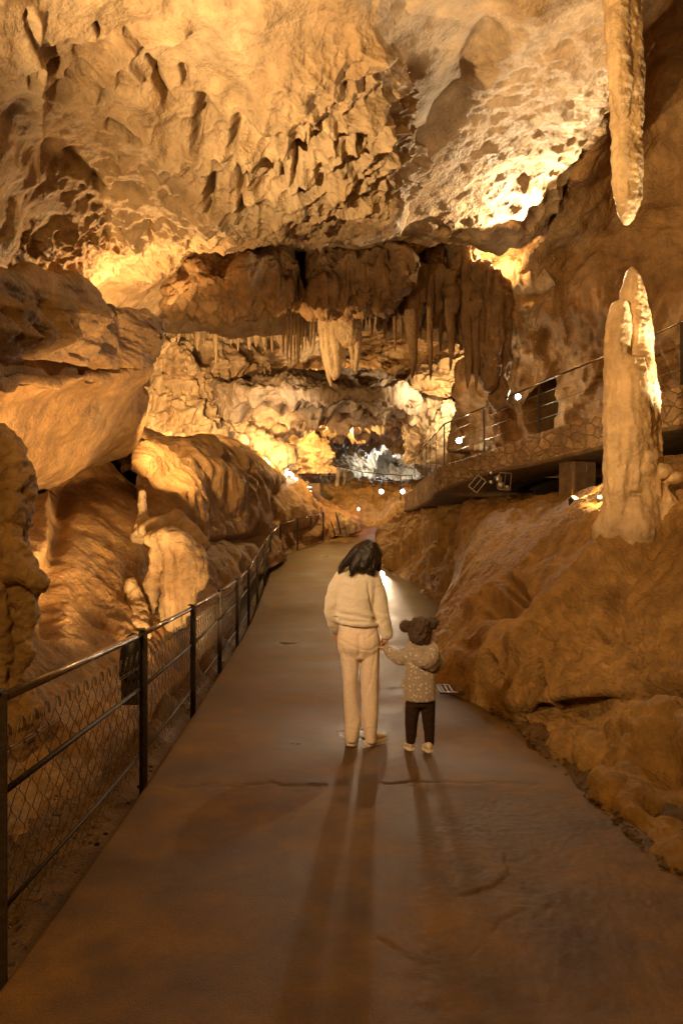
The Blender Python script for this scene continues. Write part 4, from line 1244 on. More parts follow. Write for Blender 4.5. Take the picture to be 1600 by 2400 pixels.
# ================================================================ raised walkway on the right
def stone_mat():
    m = rock_mat('rubble masonry', (.30, .19, .10), (.44, .30, .17), (.58, .42, .26), rough=.65, bump=.6, fine=1.6, scale=3)
    nt = m.node_tree; N, L = nt.nodes, nt.links
    b = N['Principled BSDF']
    tc = N.new('ShaderNodeTexCoord'); mp = N.new('ShaderNodeMapping'); mp.inputs['Scale'].default_value = (1, 1, 1.3)
    nz = N.new('ShaderNodeTexNoise'); nz.inputs['Scale'].default_value = 3; nz.inputs['Detail'].default_value = 2
    mx = N.new('ShaderNodeMixRGB'); mx.inputs[0].default_value = .16
    L.new(tc.outputs['Object'], mp.inputs[0]); L.new(tc.outputs['Object'], nz.inputs['Vector'])
    L.new(mp.outputs[0], mx.inputs[1]); L.new(nz.outputs['Color'], mx.inputs[2])
    ve = N.new('ShaderNodeTexVoronoi'); ve.feature = 'DISTANCE_TO_EDGE'; ve.inputs['Scale'].default_value = 5.6
    vc = N.new('ShaderNodeTexVoronoi'); vc.inputs['Scale'].default_value = 5.6
    L.new(mx.outputs[0], ve.inputs['Vector']); L.new(mx.outputs[0], vc.inputs['Vector'])
    r = N.new('ShaderNodeMapRange'); r.inputs[1].default_value = .0; r.inputs[2].default_value = .07
    L.new(ve.outputs['Distance'], r.inputs[0])
    bw = N.new('ShaderNodeMapRange'); bw.inputs[3].default_value = .6; bw.inputs[4].default_value = 1.25
    L.new(vc.outputs['Color'], bw.inputs[0])
    old = b.inputs['Base Color'].links[0].from_socket
    m1 = N.new('ShaderNodeMixRGB'); m1.blend_type = 'MULTIPLY'; m1.inputs[0].default_value = 1
    L.new(old, m1.inputs[1]); L.new(bw.outputs[0], m1.inputs[2])
    m2 = N.new('ShaderNodeMixRGB'); m2.inputs[1].default_value = (.30, .20, .11, 1)
    L.new(r.outputs[0], m2.inputs[0]); L.new(m1.outputs[0], m2.inputs[2]); L.new(m2.outputs[0], b.inputs['Base Color'])
    ob = b.inputs['Normal'].links[0].from_socket
    b2 = N.new('ShaderNodeBump'); b2.inputs['Strength'].default_value = 1; b2.inputs['Distance'].default_value = .022
    L.new(r.outputs[0], b2.inputs['Height']); L.new(ob, b2.inputs['Normal']); L.new(b2.outputs[0], b.inputs['Normal'])
    return m
M_STONE = stone_mat()
M_CONC = plain_mat('stained concrete', (.17, .11, .06), .75, 0, .45, 6, .5)
WT = [(948, 1163, 23.0), (968, 1146, 21.2), (985, 1128, 19.5), (1010, 1108, 17.6), (1030, 1094, 16.2), (1125, 1063, 14.9), (1250, 1019, 13.5), (1410, 968, 11.9), (1520, 925, 11.0), (1640, 890, 10.2), (1800, 838, 9.3), (2100, 760, 8.2)]
WBt = [(948, 1196), (968, 1192), (985, 1184), (1010, 1170), (1030, 1152), (1125, 1113), (1250, 1085), (1410, 1046), (1520, 1012), (1640, 990), (1800, 960), (2100, 900)]
T = cr(np.array([at(*p) for p in WT]), 420, 0)
Bt = cr(np.array([at(x, y, p[2]) for (x, y), p in zip(WBt, WT)]), 420, 0)
Bt[:, :2] = T[:, :2]
tan = np.gradient(T, axis=0); tan[:, 2] = 0; tan /= np.linalg.norm(tan, axis=1)[:, None]
inn = np.stack([tan[:, 1] * 1, -tan[:, 0], 0 * tan[:, 0]], -1)     # towards the cave wall
if (inn[210] * np.array([1, 1, 0])).sum() < 0: inn = -inn
walk = empty('stone_walkway', Vector(Bt[210]), 'raised walkway with a rubble stone parapet and concrete slab curving along the right wall', 'walkway')
nv = 46
t = np.linspace(0, 1, nv)[:, None, None]
P = T[None] * (1 - t) + Bt[None] * t
f1, f2, cid = worley(P * np.array([1, 1, 1.35]), 4.6)
Dd = .02 * fbm(P, 6, 2) + .012 * fbm(P, 14, 2)
P = P - inn[None] * Dd[..., None]
topb = np.stack([T + inn * .10, T + inn * .30, T + inn * .34 - np.array([0, 0, .25])])
topb[..., 2] += .015 * fbm(topb, 5, 2)
P = np.concatenate([topb[::-1], P])
me = mesh_np('parapet', P.reshape(-1, 3), grid_faces(P.shape[0], 420))
link('parapet', me, M_STONE, walk)
# slab under it
z0 = np.array([0, 0, 1.0])
sec = [(-.035, .012), (-.03, -.045), (.0, -.06), (1.9, -.06), (2.4, -.04), (2.4, .05), (.35, .10)]
P = np.stack([Bt + inn * a + z0 * b for a, b in sec])
link('slab', mesh_np('slab', P.reshape(-1, 3), grid_faces(len(sec), 420)), M_CONC, walk, smooth=False)
# pier
i = int(np.argmin(np.abs(proj(Bt)[0] - 1302)))
c = Vector(Bt[i] + inn[i] * .55 + np.array([0, 0, .07]))
ang = math.atan2(tan[i][1], tan[i][0])
mb = MB()
mb.box(c + Vector((0, 0, -.62)), (.42, .55, .98), Matrix.Rotation(ang, 3, 'Z'))
mb.box(c + Vector((0, 0, -1.25)), (.5, .62, .3), Matrix.Rotation(ang, 3, 'Z'))
mb.build('pier', M_CONC, walk, smooth=False, bevel=.02)

# railing of the walkway
rail = empty('walkway_railing', Vector(T[180]), 'thin dark railing with taut wires on the stone parapet of the walkway', 'railing')
def near_i(px):
    qx, _ = proj(T)
    return int(np.argmin(np.abs(qx - px)))
ids = [near_i(p) for p in (962, 978, 988, 998, 1010, 1029, 1125, 1250, 1408, 1585, 1790, 2040)]
RH = 1.02
tops = []
for i in ids:
    p = Vector(T[i] + inn[i] * .12)
    M = Matrix.Rotation(math.atan2(tan[i][1], tan[i][0]), 3, 'Z')
    MB().box(p + Vector((0, 0, RH / 2 - .06)), (.05, .018, RH + .12), M).build('post', M_POST, rail, smooth=False, bevel=.003)
    tops.append(p)
hb, wb = MB(), MB()
for a, b in zip(tops[:-1], tops[1:]):
    hb.tube([a + Vector((0, 0, RH)), a.lerp(b, .5) + Vector((0, 0, RH)), b + Vector((0, 0, RH))], .02, 10)
    for h in (.30, .55, .80):
        wb.tube([a + Vector((0, 0, h)), a.lerp(b, .5) + Vector((0, 0, h - .008)), b + Vector((0, 0, h))], .006, 6)
hb.build('handrail', M_RAIL, rail)
wb.build('wire', M_WIRE, rail)

# far railing where the upper walk turns back
far = empty('far_railing', at(900, 1160, 33), 'low dark railing across the far end above the earth bank', 'railing')
fp = [at(748, 1142, 33.5), at(797, 1145, 33), at(849, 1158, 32.5), at(898, 1164, 32), at(938, 1168, 31), at(965, 1170, 30)]
ft = []
for p in fp:
    MB().tube([p - Vector((0, 0, .2)), p + Vector((0, 0, .5)), p + Vector((0, 0, 1.05))], .022, 8).build('post', M_POST, far)
    ft.append(p + Vector((0, 0, 1.05)))
hb = MB()
for a, b in zip(ft[:-1], ft[1:]):
    hb.tube([a, a.lerp(b, .5), b], .018, 8)
    q = Vector((0, 0, -.5))
    hb.tube([a + q, a.lerp(b, .5) + q, b + q], .012, 6)
hb.build('handrail', M_POST, far)

# ================================================================ lamps one can see
M_BLACK = plain_mat('black lamp housing', (.02, .016, .013), .5, .2, .3, 40)
def bulb(name, p, r, col, strength, watts, label, group=None, aim=None, body=.09, cone=None):
    e = empty(name, p, label, 'lamp', group)
    d = (Vector(aim) - Vector(p)).normalized() if aim is not None else (Vector((0, 0, CAMZ)) - Vector(p)).normalized()
    mb = MB()
    q = Vector(p)
    mb.tube([q - d * body * 2.0, q - d * body * 1.4, q - d * body * .5, q - d * .01], [body * .35, body * .8, body * .95, body], 16)
    mb.build('housing', M_BLACK, e)
    k = MB()
    k.tube([q - d * .012, q + d * .004, q + d * (.01 + r * .3)], [r, r, r * .5], 18)
    k.build('lens', glow_mat(name + ' light', col, strength), e)
    if watts:
        lamp(q + d * (.03 + r * .3), watts, col, r * (2.2 if cone else .6), cone, q + d, .7)
    return e
bulb('spot_lamp', at(1075, 1033, 15.75), .06, (1, .80, .55), 130, 34, 'dazzling lamp low behind the walkway railing, nearest its far end', 'lamps on the walkway')
bulb('spot_lamp', at(1213, 930, 14.7), .055, (1, .82, .58), 130, 30, 'dazzling lamp on the wall above the walkway, between two railing posts', 'lamps on the walkway')
bulb('floor_lamp', at(893, 1346, 19.2), .085, (1, .72, .44), 60, 210, 'bright lamp on the ground at the foot of the bank behind the woman', aim=(-0.5, 6, .45), cone=64)
bulb('small_lamp', at(893, 1152, 31), .10, (.95, .95, 1), 14, 12, 'left of the two white lamps under the far railing', 'white lamps under the far railing')
bulb('small_lamp', at(943, 1152, 30.4), .10, (.95, .95, 1), 14, 12, 'right of the two white lamps under the far railing', 'white lamps under the far railing')
bulb('signal_lamp', at(840, 1193, 29.5), .06, (1, .18, .08), 30, 3, 'tiny red lamp glowing on the earth bank')
bulb('small_lamp', at(694, 1124, 26), .06, (.9, .95, 1), 40, 8, 'tiny white lamp just right of the white ring lamp')
# ring lamp
e = empty('ring_lamp', at(677, 1118, 25.6), 'curved white lamp tube above the lit steps at the far left', 'lamp')
pts = [at(677 + 9 * math.cos(a), 1118 - 9 * math.sin(a), 25.6) for a in np.linspace(-.3, 3.3, 12)]
MB().tube(pts, .05, 8).build('tube', glow_mat('white tube', (.95, .97, 1), 12), e)
MB().tube([at(668, 1118, 25.7), at(667, 1128, 25.7), at(667, 1140, 25.7)], .04, 8).build('bracket', M_BLACK, e)
# lit steps
e = empty('lit_steps', at(718, 1150, 27.5), 'dark flight of steps with white light strips at the far left', 'steps')
gm = glow_mat('step strip', (1, .95, .85), 5)
for k in range(4):
    p = at(722, 1160 - k * 9, 27.2 + k * .3)
    MB().box(p + Vector((0, .18, -.10)), (.95, .36, .2)).build('step', M_CONC, e, smooth=False, bevel=.01)
    if k < 3:
        MB().box(p + Vector((-.12, -.006, .0)) , (.5, .02, .03)).build('light_strip', gm, e, smooth=False)
# floodlight on the slope
p = at(1346, 1172, 10.2)
e = empty('floodlight', p, 'round floodlight on a bracket lying on the slope below the walkway', 'lamp')
M_CHROME = plain_mat('lamp reflector', (.75, .62, .42), .2, .9, .1, 40)
up = Vector((.35, -.45, .75)).normalized()
MB().tube([p - up * .10, p - up * .06, p, p + up * .03], [.05, .07, .085, .09], 18).build('housing', M_BLACK, e)
MB().tube([p + up * .025, p + up * .034], [.075, .07], 18).build('lens', glow_mat('dim warm lens', (1, .62, .25), 1.6), e)
MB().tube([p + Vector((.09, 0, .02)), p + Vector((.07, 0, -.12)), p + Vector((0, 0, -.16)), p + Vector((-.07, 0, -.12)), p + Vector((-.09, 0, .02))], .010, 6).build('bracket', M_BLACK, e)
lamp(p + Vector((.12, -.10, .12)), 9, WARM, .05)
p = at(1408, 1165, 8.9)
e = empty('floodlight', p, 'small glinting floodlight tucked at the left foot of the stalagmite', 'lamp')
up = Vector((-.2, -.3, .9)).normalized()
MB().tube([p - up * .10, p - up * .05, p], [.03, .05, .06], 14).build('housing', M_BLACK, e)
MB().tube([p - up * .002, p + up * .01], [.05, .045], 14).build('lens', glow_mat('warm lens', (1, .75, .4), 6), e)
lamp(p + up * .08 + Vector((-.05, -.05, 0)), 14, WARM, .05)
for i, (x, y0, y1, lab) in enumerate([(1340, 1088, 1165, 'thin pale cable hanging from the walkway slab to the floodlight'), (1373, 1085, 1105, 'short cable end dangling under the walkway slab')]):
    q0, q1 = at(x, y0, 11.2), at(x, y1, 10.4 if i == 0 else 11.2)
    o = MB().tube([q0, q0.lerp(q1, .5) + Vector((.01, 0, 0)), q1], .006, 6).build('cable', M_CONC)
    tag(o, lab, 'cable')
# clutter of spare lamps under the walkway
M_GLASS = plain_mat('dusty lamp glass', (.55, .5, .45), .15, .6, .3, 60)
for i, (x, y, r, lab) in enumerate([(1150, 1108, .05, 'upper small spare lamp in the dark gap under the walkway'), (1168, 1122, .09, 'largest round spare lamp under the walkway'), (1172, 1136, .08, 'lower round spare lamp next to the wire cage'), (1150, 1130, .05, 'faint spare lamp left of the large round one'), (1188, 1142, .05, 'small spare lamp at the right end of the heap')]):
    p = at(x, y, 14.0)
    e = empty('spare_lamp', p, lab, 'lamp', 'spare lamps under the walkway')
    MB().tube([p + Vector((0, .16, 0)), p + Vector((0, .08, 0)), p], [r * .4, r * .9, r], 14).build('housing', M_BLACK, e)
    MB().ball(p, (r * .85, r * .4, r * .85), 14, 8).build('lens', M_GLASS, e)
for i, (x, y, s, rot, lab) in enumerate([(1118, 1134, .15, .7, 'tilted square lamp frame in the dark gap under the walkway'), (1182, 1128, .17, .1, 'upright rectangular wire cage beside the spare lamps')]):
    p = at(x, y, 13.9)
    M = Matrix.Rotation(rot, 3, 'Y')
    mb = MB()
    for sx, sz, wx, wz in [(0, s, s * 2, .02), (0, -s, s * 2, .02), (s, 0, .02, s * 2), (-s, 0, .02, s * 2), (0, 0, .012, s * 2)]:
        mb.box(p + M @ Vector((sx * .7, 0, sz)), (wx * .7, .03, wz), M)
    o = mb.build('lamp_frame', M_WIRE, None, smooth=False)
    tag(o, lab, 'lamp frame')

# black floodlight behind the fence
p = at(308, 1535, 5.75)
e = empty('floodlight', p - Vector((0, 0, .2)), 'rounded black floodlight seen from behind, beside the second fence post', 'lamp')
mb = MB()
P_, R_ = dense([p + Vector((.0, 0, -.20)), p + Vector((0, 0, -.1)), p + Vector((.01, 0, .06)), p + Vector((.02, 0, .15)), p + Vector((.02, 0, .185))], [.095, .10, .095, .06, .015], 16)
mb.tube(P_, list(R_), 18)
mb.build('housing', M_BLACK, e)
MB().tube([p + Vector((-.0, .09, .0)), p + Vector((-.01, .13, .03)), p + Vector((-.015, .14, .035))], [.08, .085, .08], 16).build('reflector', M_CHROME, e)
MB().box(p + Vector((0, 0, -.30)), (.14, .11, .22)).build('foot', M_BLACK, e, smooth=False, bevel=.01)

# drain grate at the foot of the slope
p = Vector(((1066 - 800) / FPX * 7.75, 7.75, float(zpath(7.75)) + .05))
e = empty('drain_grate', p, 'small slotted metal drain grate in the gravel beside the child', 'grate')
mb = MB()
for i in range(7):
    mb.box(p + Vector((-.15 + i * .05, 0, .012)), (.016, .30, .014))
mb.build('bars', M_RAIL, e, smooth=False)
mb = MB()
for sx, sy, wx, wy in [(0, .16, .38, .03), (0, -.16, .38, .03), (.185, 0, .025, .29), (-.185, 0, .025, .29)]:
    mb.box(p + Vector((sx, sy, .010)), (wx, wy, .022))
mb.build('frame', M_RAIL, e, smooth=False)
# ================================================================ woman and child seen from behind
M_SKIN = plain_mat('skin', (.52, .31, .20), .5, 0, .12, 40, .1)
M_HAIR = plain_mat('black hair', (.018, .011, .008), .42, 0, .4, 90, .5)
M_HAIRB = plain_mat('curly brown hair', (.075, .042, .022), .5, 0, .5, 120, 1.0)
M_SWEAT = plain_mat('fuzzy cream sweater', (.88, .79, .67), .9, 0, .16, 160, .9, .2, 1.0)
M_TROU = plain_mat('beige trousers', (.80, .66, .54), .85, 0, .14, 60, .25, .2, .3)
M_LEG = plain_mat('dark leggings', (.035, .018, .013), .85, 0, .3, 60, .2, .2)
M_SHOE = plain_mat('off-white shoe leather', (.72, .60, .46), .5, 0, .2, 40)
M_SOLE = plain_mat('white rubber sole', (.80, .72, .60), .6, 0, .15, 40)
M_BAND = plain_mat('dark shoe panel', (.06, .035, .025), .6, 0, .3, 40)


def floral():
    m = bpy.data.materials.new('flowered jacket cloth')
    m.use_nodes = True
    nt = m.node_tree; N, L = nt.nodes, nt.links
    b = N['Principled BSDF']
    tc = N.new('ShaderNodeTexCoord')
    v = N.new('ShaderNodeTexVoronoi'); v.inputs['Scale'].default_value = 30
    n = N.new('ShaderNodeTexNoise'); n.inputs['Scale'].default_value = 60; n.inputs['Detail'].default_value = 4
    L.new(tc.outputs['Object'], v.inputs['Vector']); L.new(tc.outputs['Object'], n.inputs['Vector'])
    ad = N.new('ShaderNodeMath'); ad.operation = 'MULTIPLY_ADD'; ad.inputs[1].default_value = .6
    L.new(n.outputs['Fac'], ad.inputs[0]); L.new(v.outputs['Distance'], ad.inputs[2])
    r = N.new('ShaderNodeValToRGB')
    r.color_ramp.elements[0].position = .52; r.color_ramp.elements[0].color = (.52, .45, .37, 1)
    r.color_ramp.elements[1].position = .72; r.color_ramp.elements[1].color = (.25, .20, .155, 1)
    e = r.color_ramp.elements.new(.95); e.color = (.33, .265, .20, 1)
    L.new(ad.outputs[0], r.inputs[0]); L.new(r.outputs[0], b.inputs['Base Color'])
    b.inputs['Roughness'].default_value = .85; b.inputs['Sheen Weight'].default_value = .4
    return m
M_JACK = floral()


def limb(mb, pts, ws, d, flat=1.0, n=18, k=14):
    """pts (photo x, photo y, metres further away); widths in photo pixels; flat = depth / width"""
    A = np.array([at(p[0], p[1], d) + Vector((0, p[2] if len(p) > 2 else 0, 0)) for p in pts])
    P, R = dense(A, np.array(ws) / 2 / FPX * d, n)
    t = np.linspace(0, 1, n)
    mb.tube(P, [(r, r * flat) for r in R], k)
    mb.ball(P[0], R[0] * .98, 12, 8)
    mb.ball(P[-1], R[-1] * .98, 12, 8)


def loft(mb, secs, d, k=22):
    """secs: (photo y, left x, right x, half depth in metres, metres further away)"""
    S = np.array(secs, float)
    S = cr(S, len(S) * 4, 0)
    a = np.linspace(0, 2 * np.pi, k, endpoint=False)
    V = []
    for y, l, r, dp, off in S:
        c = np.array(at((l + r) / 2, y, d)) + np.array([0, off, 0])
        wx = (r - l) / 2 / FPX * d
        ca, sa = np.cos(a), np.sin(a)
        e = .86
        V.append(c + np.stack([wx * np.sign(ca) * np.abs(ca) ** e, dp * np.sign(sa) * np.abs(sa) ** e, 0 * a], -1))
    V = np.concatenate(V)
    n = len(S)
    F = [tuple(f) for f in grid_faces(n, k, True)]
    F += [tuple(range(k - 1, -1, -1)), tuple(range((n - 1) * k, n * k))]
    mb.add(V, F)


def cloth(a, s=7, st=(1, 1, .5), off=0.0):
    return lambda P, N: a * ridged(P * np.array(st), s, 3, off=off) - a * .6


def hand(mb, wrist, palm_dir, finger_dir, side, scale=1.0, curl=1.0):
    """palm with four bent fingers and a thumb; side is the direction from little finger to index"""
    w, pd, fd, sd = Vector(wrist), Vector(palm_dir).normalized(), Vector(finger_dir).normalized(), Vector(side).normalized()
    L = .088 * scale
    mb.tube([w - fd * .02, w, w + fd * L * .5, w + fd * L], [(.026 * scale, .018 * scale), (.027 * scale, .018 * scale), (.036 * scale, .016 * scale), (.036 * scale, .013 * scale)], 14)
    for k, (o, ln) in enumerate([(-.030, .056), (-.010, .070), (.010, .076), (.030, .068)]):
        b = w + fd * L * .96 + sd * o * scale
        ln *= scale
        a1 = .5 * curl
        d1 = (fd * math.cos(a1) + pd * math.sin(a1)).normalized()
        d2 = (fd * math.cos(a1 * 2.3) + pd * math.sin(a1 * 2.3)).normalized()
        d3 = (fd * math.cos(a1 * 3.3) + pd * math.sin(a1 * 3.3)).normalized()
        p1 = b + d1 * ln * .45; p2 = p1 + d2 * ln * .32; p3 = p2 + d3 * ln * .24
        mb.tube([b - fd * .012, b, p1, p2, p3], [.0095 * scale, .0095 * scale, .009 * scale, .008 * scale, .006 * scale], 8)
        mb.ball(p3, .006 * scale, 8, 6)
    b = w + fd * L * .35 + sd * .030 * scale
    t1 = b + (sd * .8 + fd * .6 + pd * .3).normalized() * .036 * scale
    t2 = t1 + (fd * .8 + pd * .6 + sd * .2).normalized() * .030 * scale
    mb.tube([b - sd * .02 * scale, b, t1, t2], [.013 * scale, .013 * scale, .0105 * scale, .008 * scale], 8)
    mb.ball(t2, .008 * scale, 8, 6)


def head(mb, c, r, f, up, scale=1.0):
    """skull, jaw, nose, brow, lips and ears; f = facing, up = top of the head"""
    c, f = Vector(c), Vector(f).normalized()
    s = f.cross(Vector(up)).normalized()
    u = s.cross(f).normalized()
    r = r * scale
    def E(o, a, b, cc, n=16):
        m = MB(); m.ball((0, 0, 0), 1, n, 12)
        mb.add([o + s * v[0] * a + f * v[1] * b + u * v[2] * cc for v in m.v], m.f)
    E(c + u * r * .12, r * .80, r * .98, r * .98)
    E(c + f * r * .28 - u * r * .45, r * .62, r * .62, r * .72)
    E(c + f * r * .62 - u * r * .98, r * .26, r * .22, r * .2)              # chin
    E(c + f * r * .90 - u * r * .30, r * .13, r * .28, r * .17)             # nose
    E(c + f * r * .86 - u * r * .12, r * .09, r * .16, r * .28)
    E(c + f * r * .78 + u * r * .10, r * .52, r * .16, r * .12)             # brow
    E(c + f * r * .84 - u * r * .66, r * .26, r * .12, r * .09)             # lips
    for k in (-1, 1):
        E(c + s * k * r * .80 - u * r * .18, r * .10, r * .18, r * .30)     # ears
        E(c + f * r * .80 - u * r * .04 + s * k * r * .30, r * .13, r * .08, r * .09)
    return s, f, u


# ---- woman
D = 5.75
WH = at(861, 1302, D)
mb = MB()
sv, fv, uv = head(mb, WH, .102, (.80, .42, -.42), (.38, .12, .9))
limb(mb, [(846, 1350), (850, 1330, .01), (857, 1312, .02)], [34, 30, 32], D, 1.0, 8)
loft(mb, [(1345, 806, 874, .07, 0), (1370, 800, 876, .10, 0), (1420, 798, 868, .10, 0), (1470, 798, 880, .11, 0), (1515, 800, 884, .10, 0)], D)
limb(mb, [(800, 1356), (781, 1430, .02), (788, 1486, .17)], [26, 24, 18], D)
limb(mb, [(874, 1356), (892, 1438), (905, 1484, .02)], [26, 24, 16], D)
limb(mb, [(818, 1510), (822, 1610), (824, 1735)], [44, 32, 22], D)
limb(mb, [(864, 1510), (866, 1610), (868, 1735)], [44, 32, 22], D)
wrist = at(905, 1486, D + .02)
hand(mb, wrist, (-.55, .55, -.3), (-.22, .10, -.95), (.35, .85, 0), .92, .95)
hand(mb, at(789, 1488, D + .18), (.6, .3, 0), (.25, .35, -.9), (0, 1, .2), .92, .6)
woman = remeshed('person', mb, .0065, 2, M_SKIN)
tag(woman, 'woman in fuzzy cream sweater and beige trousers seen from behind, looking down at the child', 'person')

mb = MB()
loft(mb, [(1322, 838, 866, .055, .0), (1334, 818, 874, .075, 0), (1346, 800, 882, .10, 0), (1366, 793, 884, .125, 0), (1400, 789, 879, .135, 0), (1428, 788, 874, .138, 0), (1440, 789, 874, .145, 0), (1449, 791, 877, .148, 0), (1456, 792, 880, .14, 0), (1461, 794, 880, .13, 0)], D, 28)
limb(mb, [(802, 1356), (786, 1390), (778, 1432, .02), (784, 1468, .11), (789, 1484, .17)], [42, 40, 36, 30, 24], D, 1.0, 24)
limb(mb, [(872, 1358), (884, 1398), (893, 1440, .0), (901, 1468, .01), (906, 1487, .02)], [44, 42, 37, 32, 27], D, 1.0, 24)
# ribbed hem and cuff rolls
for yy_, l, r_ in [(1444, 788, 876), (1457, 791, 882)]:
    a = np.linspace(0, 2 * np.pi, 30)
    c = np.array(at((l + r_) / 2, yy_, D)); wx = (r_ - l) / 2 / FPX * D
    mb.tube([c + np.array([wx * .97 * math.cos(q), .14 * math.sin(q), -.018 * math.cos(q)]) for q in a], .020, 10, False)
def sw(P, N):
    v = .006 * ridged(P * np.array([1, 1, 1.6]), 6, 2) + .0022 * fbm(P, 60, 2)
    qx, qy = proj(P)
    v = v - .012 * groove(qx, qy, [(862, 1368), (868, 1410), (878, 1450)], 3) - .010 * groove(qx, qy, [(800, 1375), (796, 1425), (790, 1445)], 3)
    v = v + .014 * groove(qx, qy, [(800, 1428), (840, 1434), (872, 1446)], 6) - .012 * groove(qx, qy, [(795, 1438), (840, 1446), (878, 1452)], 3)
    return v - .006 * groove(qx, qy, [(885, 1432), (905, 1440)], 3)
remeshed('sweater', mb, .0075, 3, M_SWEAT, woman, sw)

mb = MB()
loft(mb, [(1446, 796, 876, .10, 0), (1470, 793, 884, .12, 0), (1495, 791, 889, .132, -.01), (1515, 792, 890, .13, -.01), (1530, 795, 889, .115, 0), (1541, 800, 886, .09, 0)], D, 28)
loft(mb, [(1512, 793, 842, .105, 0), (1545, 798, 841, .10, 0), (1600, 803, 837, .088, 0), (1650, 806, 840, .080, 0), (1690, 808, 846, .080, 0), (1715, 808, 842, .085, .0), (1733, 809, 838, .088, 0)], D, 24)
loft(mb, [(1512, 842, 890, .105, 0), (1545, 845, 889, .10, 0), (1600, 846, 888, .090, 0), (1650, 848, 887, .084, 0), (1690, 850, 885, .084, 0), (1715, 852, 883, .09, 0), (1735, 852, 883, .094, 0)], D, 24)
def tr(P, N):
    qx, qy = proj(P)
    v = .005 * ridged(P * np.array([1.2, 1, .35]), 7, 2, off=5) - .004
    v = v - .012 * groove(qx, qy, [(842, 1490), (843, 1535)], 5)
    for pts in ([(800, 1500), (820, 1512), (838, 1520)], [(885, 1475), (870, 1490), (858, 1498)], [(845, 1522), (870, 1524), (884, 1512)], [(798, 1512), (812, 1545), (820, 1580)], [(880, 1530), (868, 1600), (850, 1640)], [(806, 1550), (818, 1590)]):
        v = v - .0045 * groove(qx, qy, pts, 2.6)
    v = v + .007 * (blob(qx, qy, 815, 1508, 22, 20, .7) + blob(qx, qy, 866, 1508, 22, 20, .7))
    for yk in (1700, 1712, 1722):
        v = v + .002 * groove(qx, qy, [(800, yk), (840, yk + 5)], 3) + .002 * groove(qx, qy, [(848, yk + 4), (886, yk)], 3)
    return v
remeshed('trousers', mb, .0075, 3, M_TROU, woman, tr)

# hair: cap plus locks falling to the shoulders
mb = MB()
def E2(o, a, b, c, s, f, u):
    m = MB(); m.ball((0, 0, 0), 1, 18, 14)
    mb.add([o + s * v[0] * a + f * v[1] * b + u * v[2] * c for v in m.v], m.f)
E2(WH + uv * .020 - fv * .030, .090, .090, .096, sv, fv, uv)
for pts, ws in [([(862, 1276, -.03), (838, 1290, -.05), (816, 1312, -.05), (800, 1330, -.06), (793, 1343, -.07)], [26, 28, 20, 12, 4]), ([(860, 1284, -.07), (842, 1308, -.09), (828, 1328, -.11), (822, 1346, -.12)], [34, 34, 22, 5]),
                ([(868, 1282, -.07), (858, 1310, -.10), (848, 1330, -.11), (842, 1338, -.12)], [34, 36, 24, 6]), ([(872, 1285, -.06), (870, 1312, -.08), (866, 1334, -.10), (872, 1346, -.08)], [34, 34, 24, 5]),
                ([(876, 1284, .0), (886, 1294, .0), (888, 1302, .01)], [20, 12, 5]), ([(880, 1300, .06), (884, 1325, .08), (888, 1352, .08)], [24, 22, 5]), ([(840, 1300, .02), (830, 1322, .0), (826, 1338, -.06)], [26, 18, 6])]:
    limb(mb, pts, ws, D, 1.0, 16, 12)
remeshed('hair', mb, .0065, 3, M_HAIR, woman, lambda P, N: .006 * ridged(P * np.array([1, 1, .25]) + P[:, [2, 0, 1]] * .15, 32, 2) - .003)

# single strands over the locks
hs = MB()
for pts in [[(870, 1272, -.05), (845, 1286, -.10), (820, 1312, -.10), (800, 1334, -.10)], [(872, 1274, -.08), (850, 1300, -.13), (830, 1330, -.14), (820, 1348, -.14)], [(876, 1276, -.08), (864, 1304, -.13), (852, 1330, -.13), (846, 1342, -.13)],
            [(880, 1276, -.06), (876, 1306, -.11), (870, 1332, -.12), (874, 1348, -.10)], [(884, 1280, .02), (890, 1296, .02), (892, 1306, .02)], [(866, 1270, .0), (846, 1280, .0), (822, 1304, -.02), (802, 1326, -.05)]]:
    for k in range(34):
        jx, jy, jd = random.gauss(0, 5), random.gauss(0, 3), random.gauss(0, .012)
        A = np.array([at(p[0] + jx * (.6 + .6 * i / len(pts)), p[1] + jy * (.5 + i / len(pts)), D + .01 + p[2] + jd) for i, p in enumerate(pts)])
        A = cr(A, 9, 0)
        hs.tube(A, [.0016] * 8 + [.0006], 3, False)
hs.build('hair_strands', M_HAIR, woman)

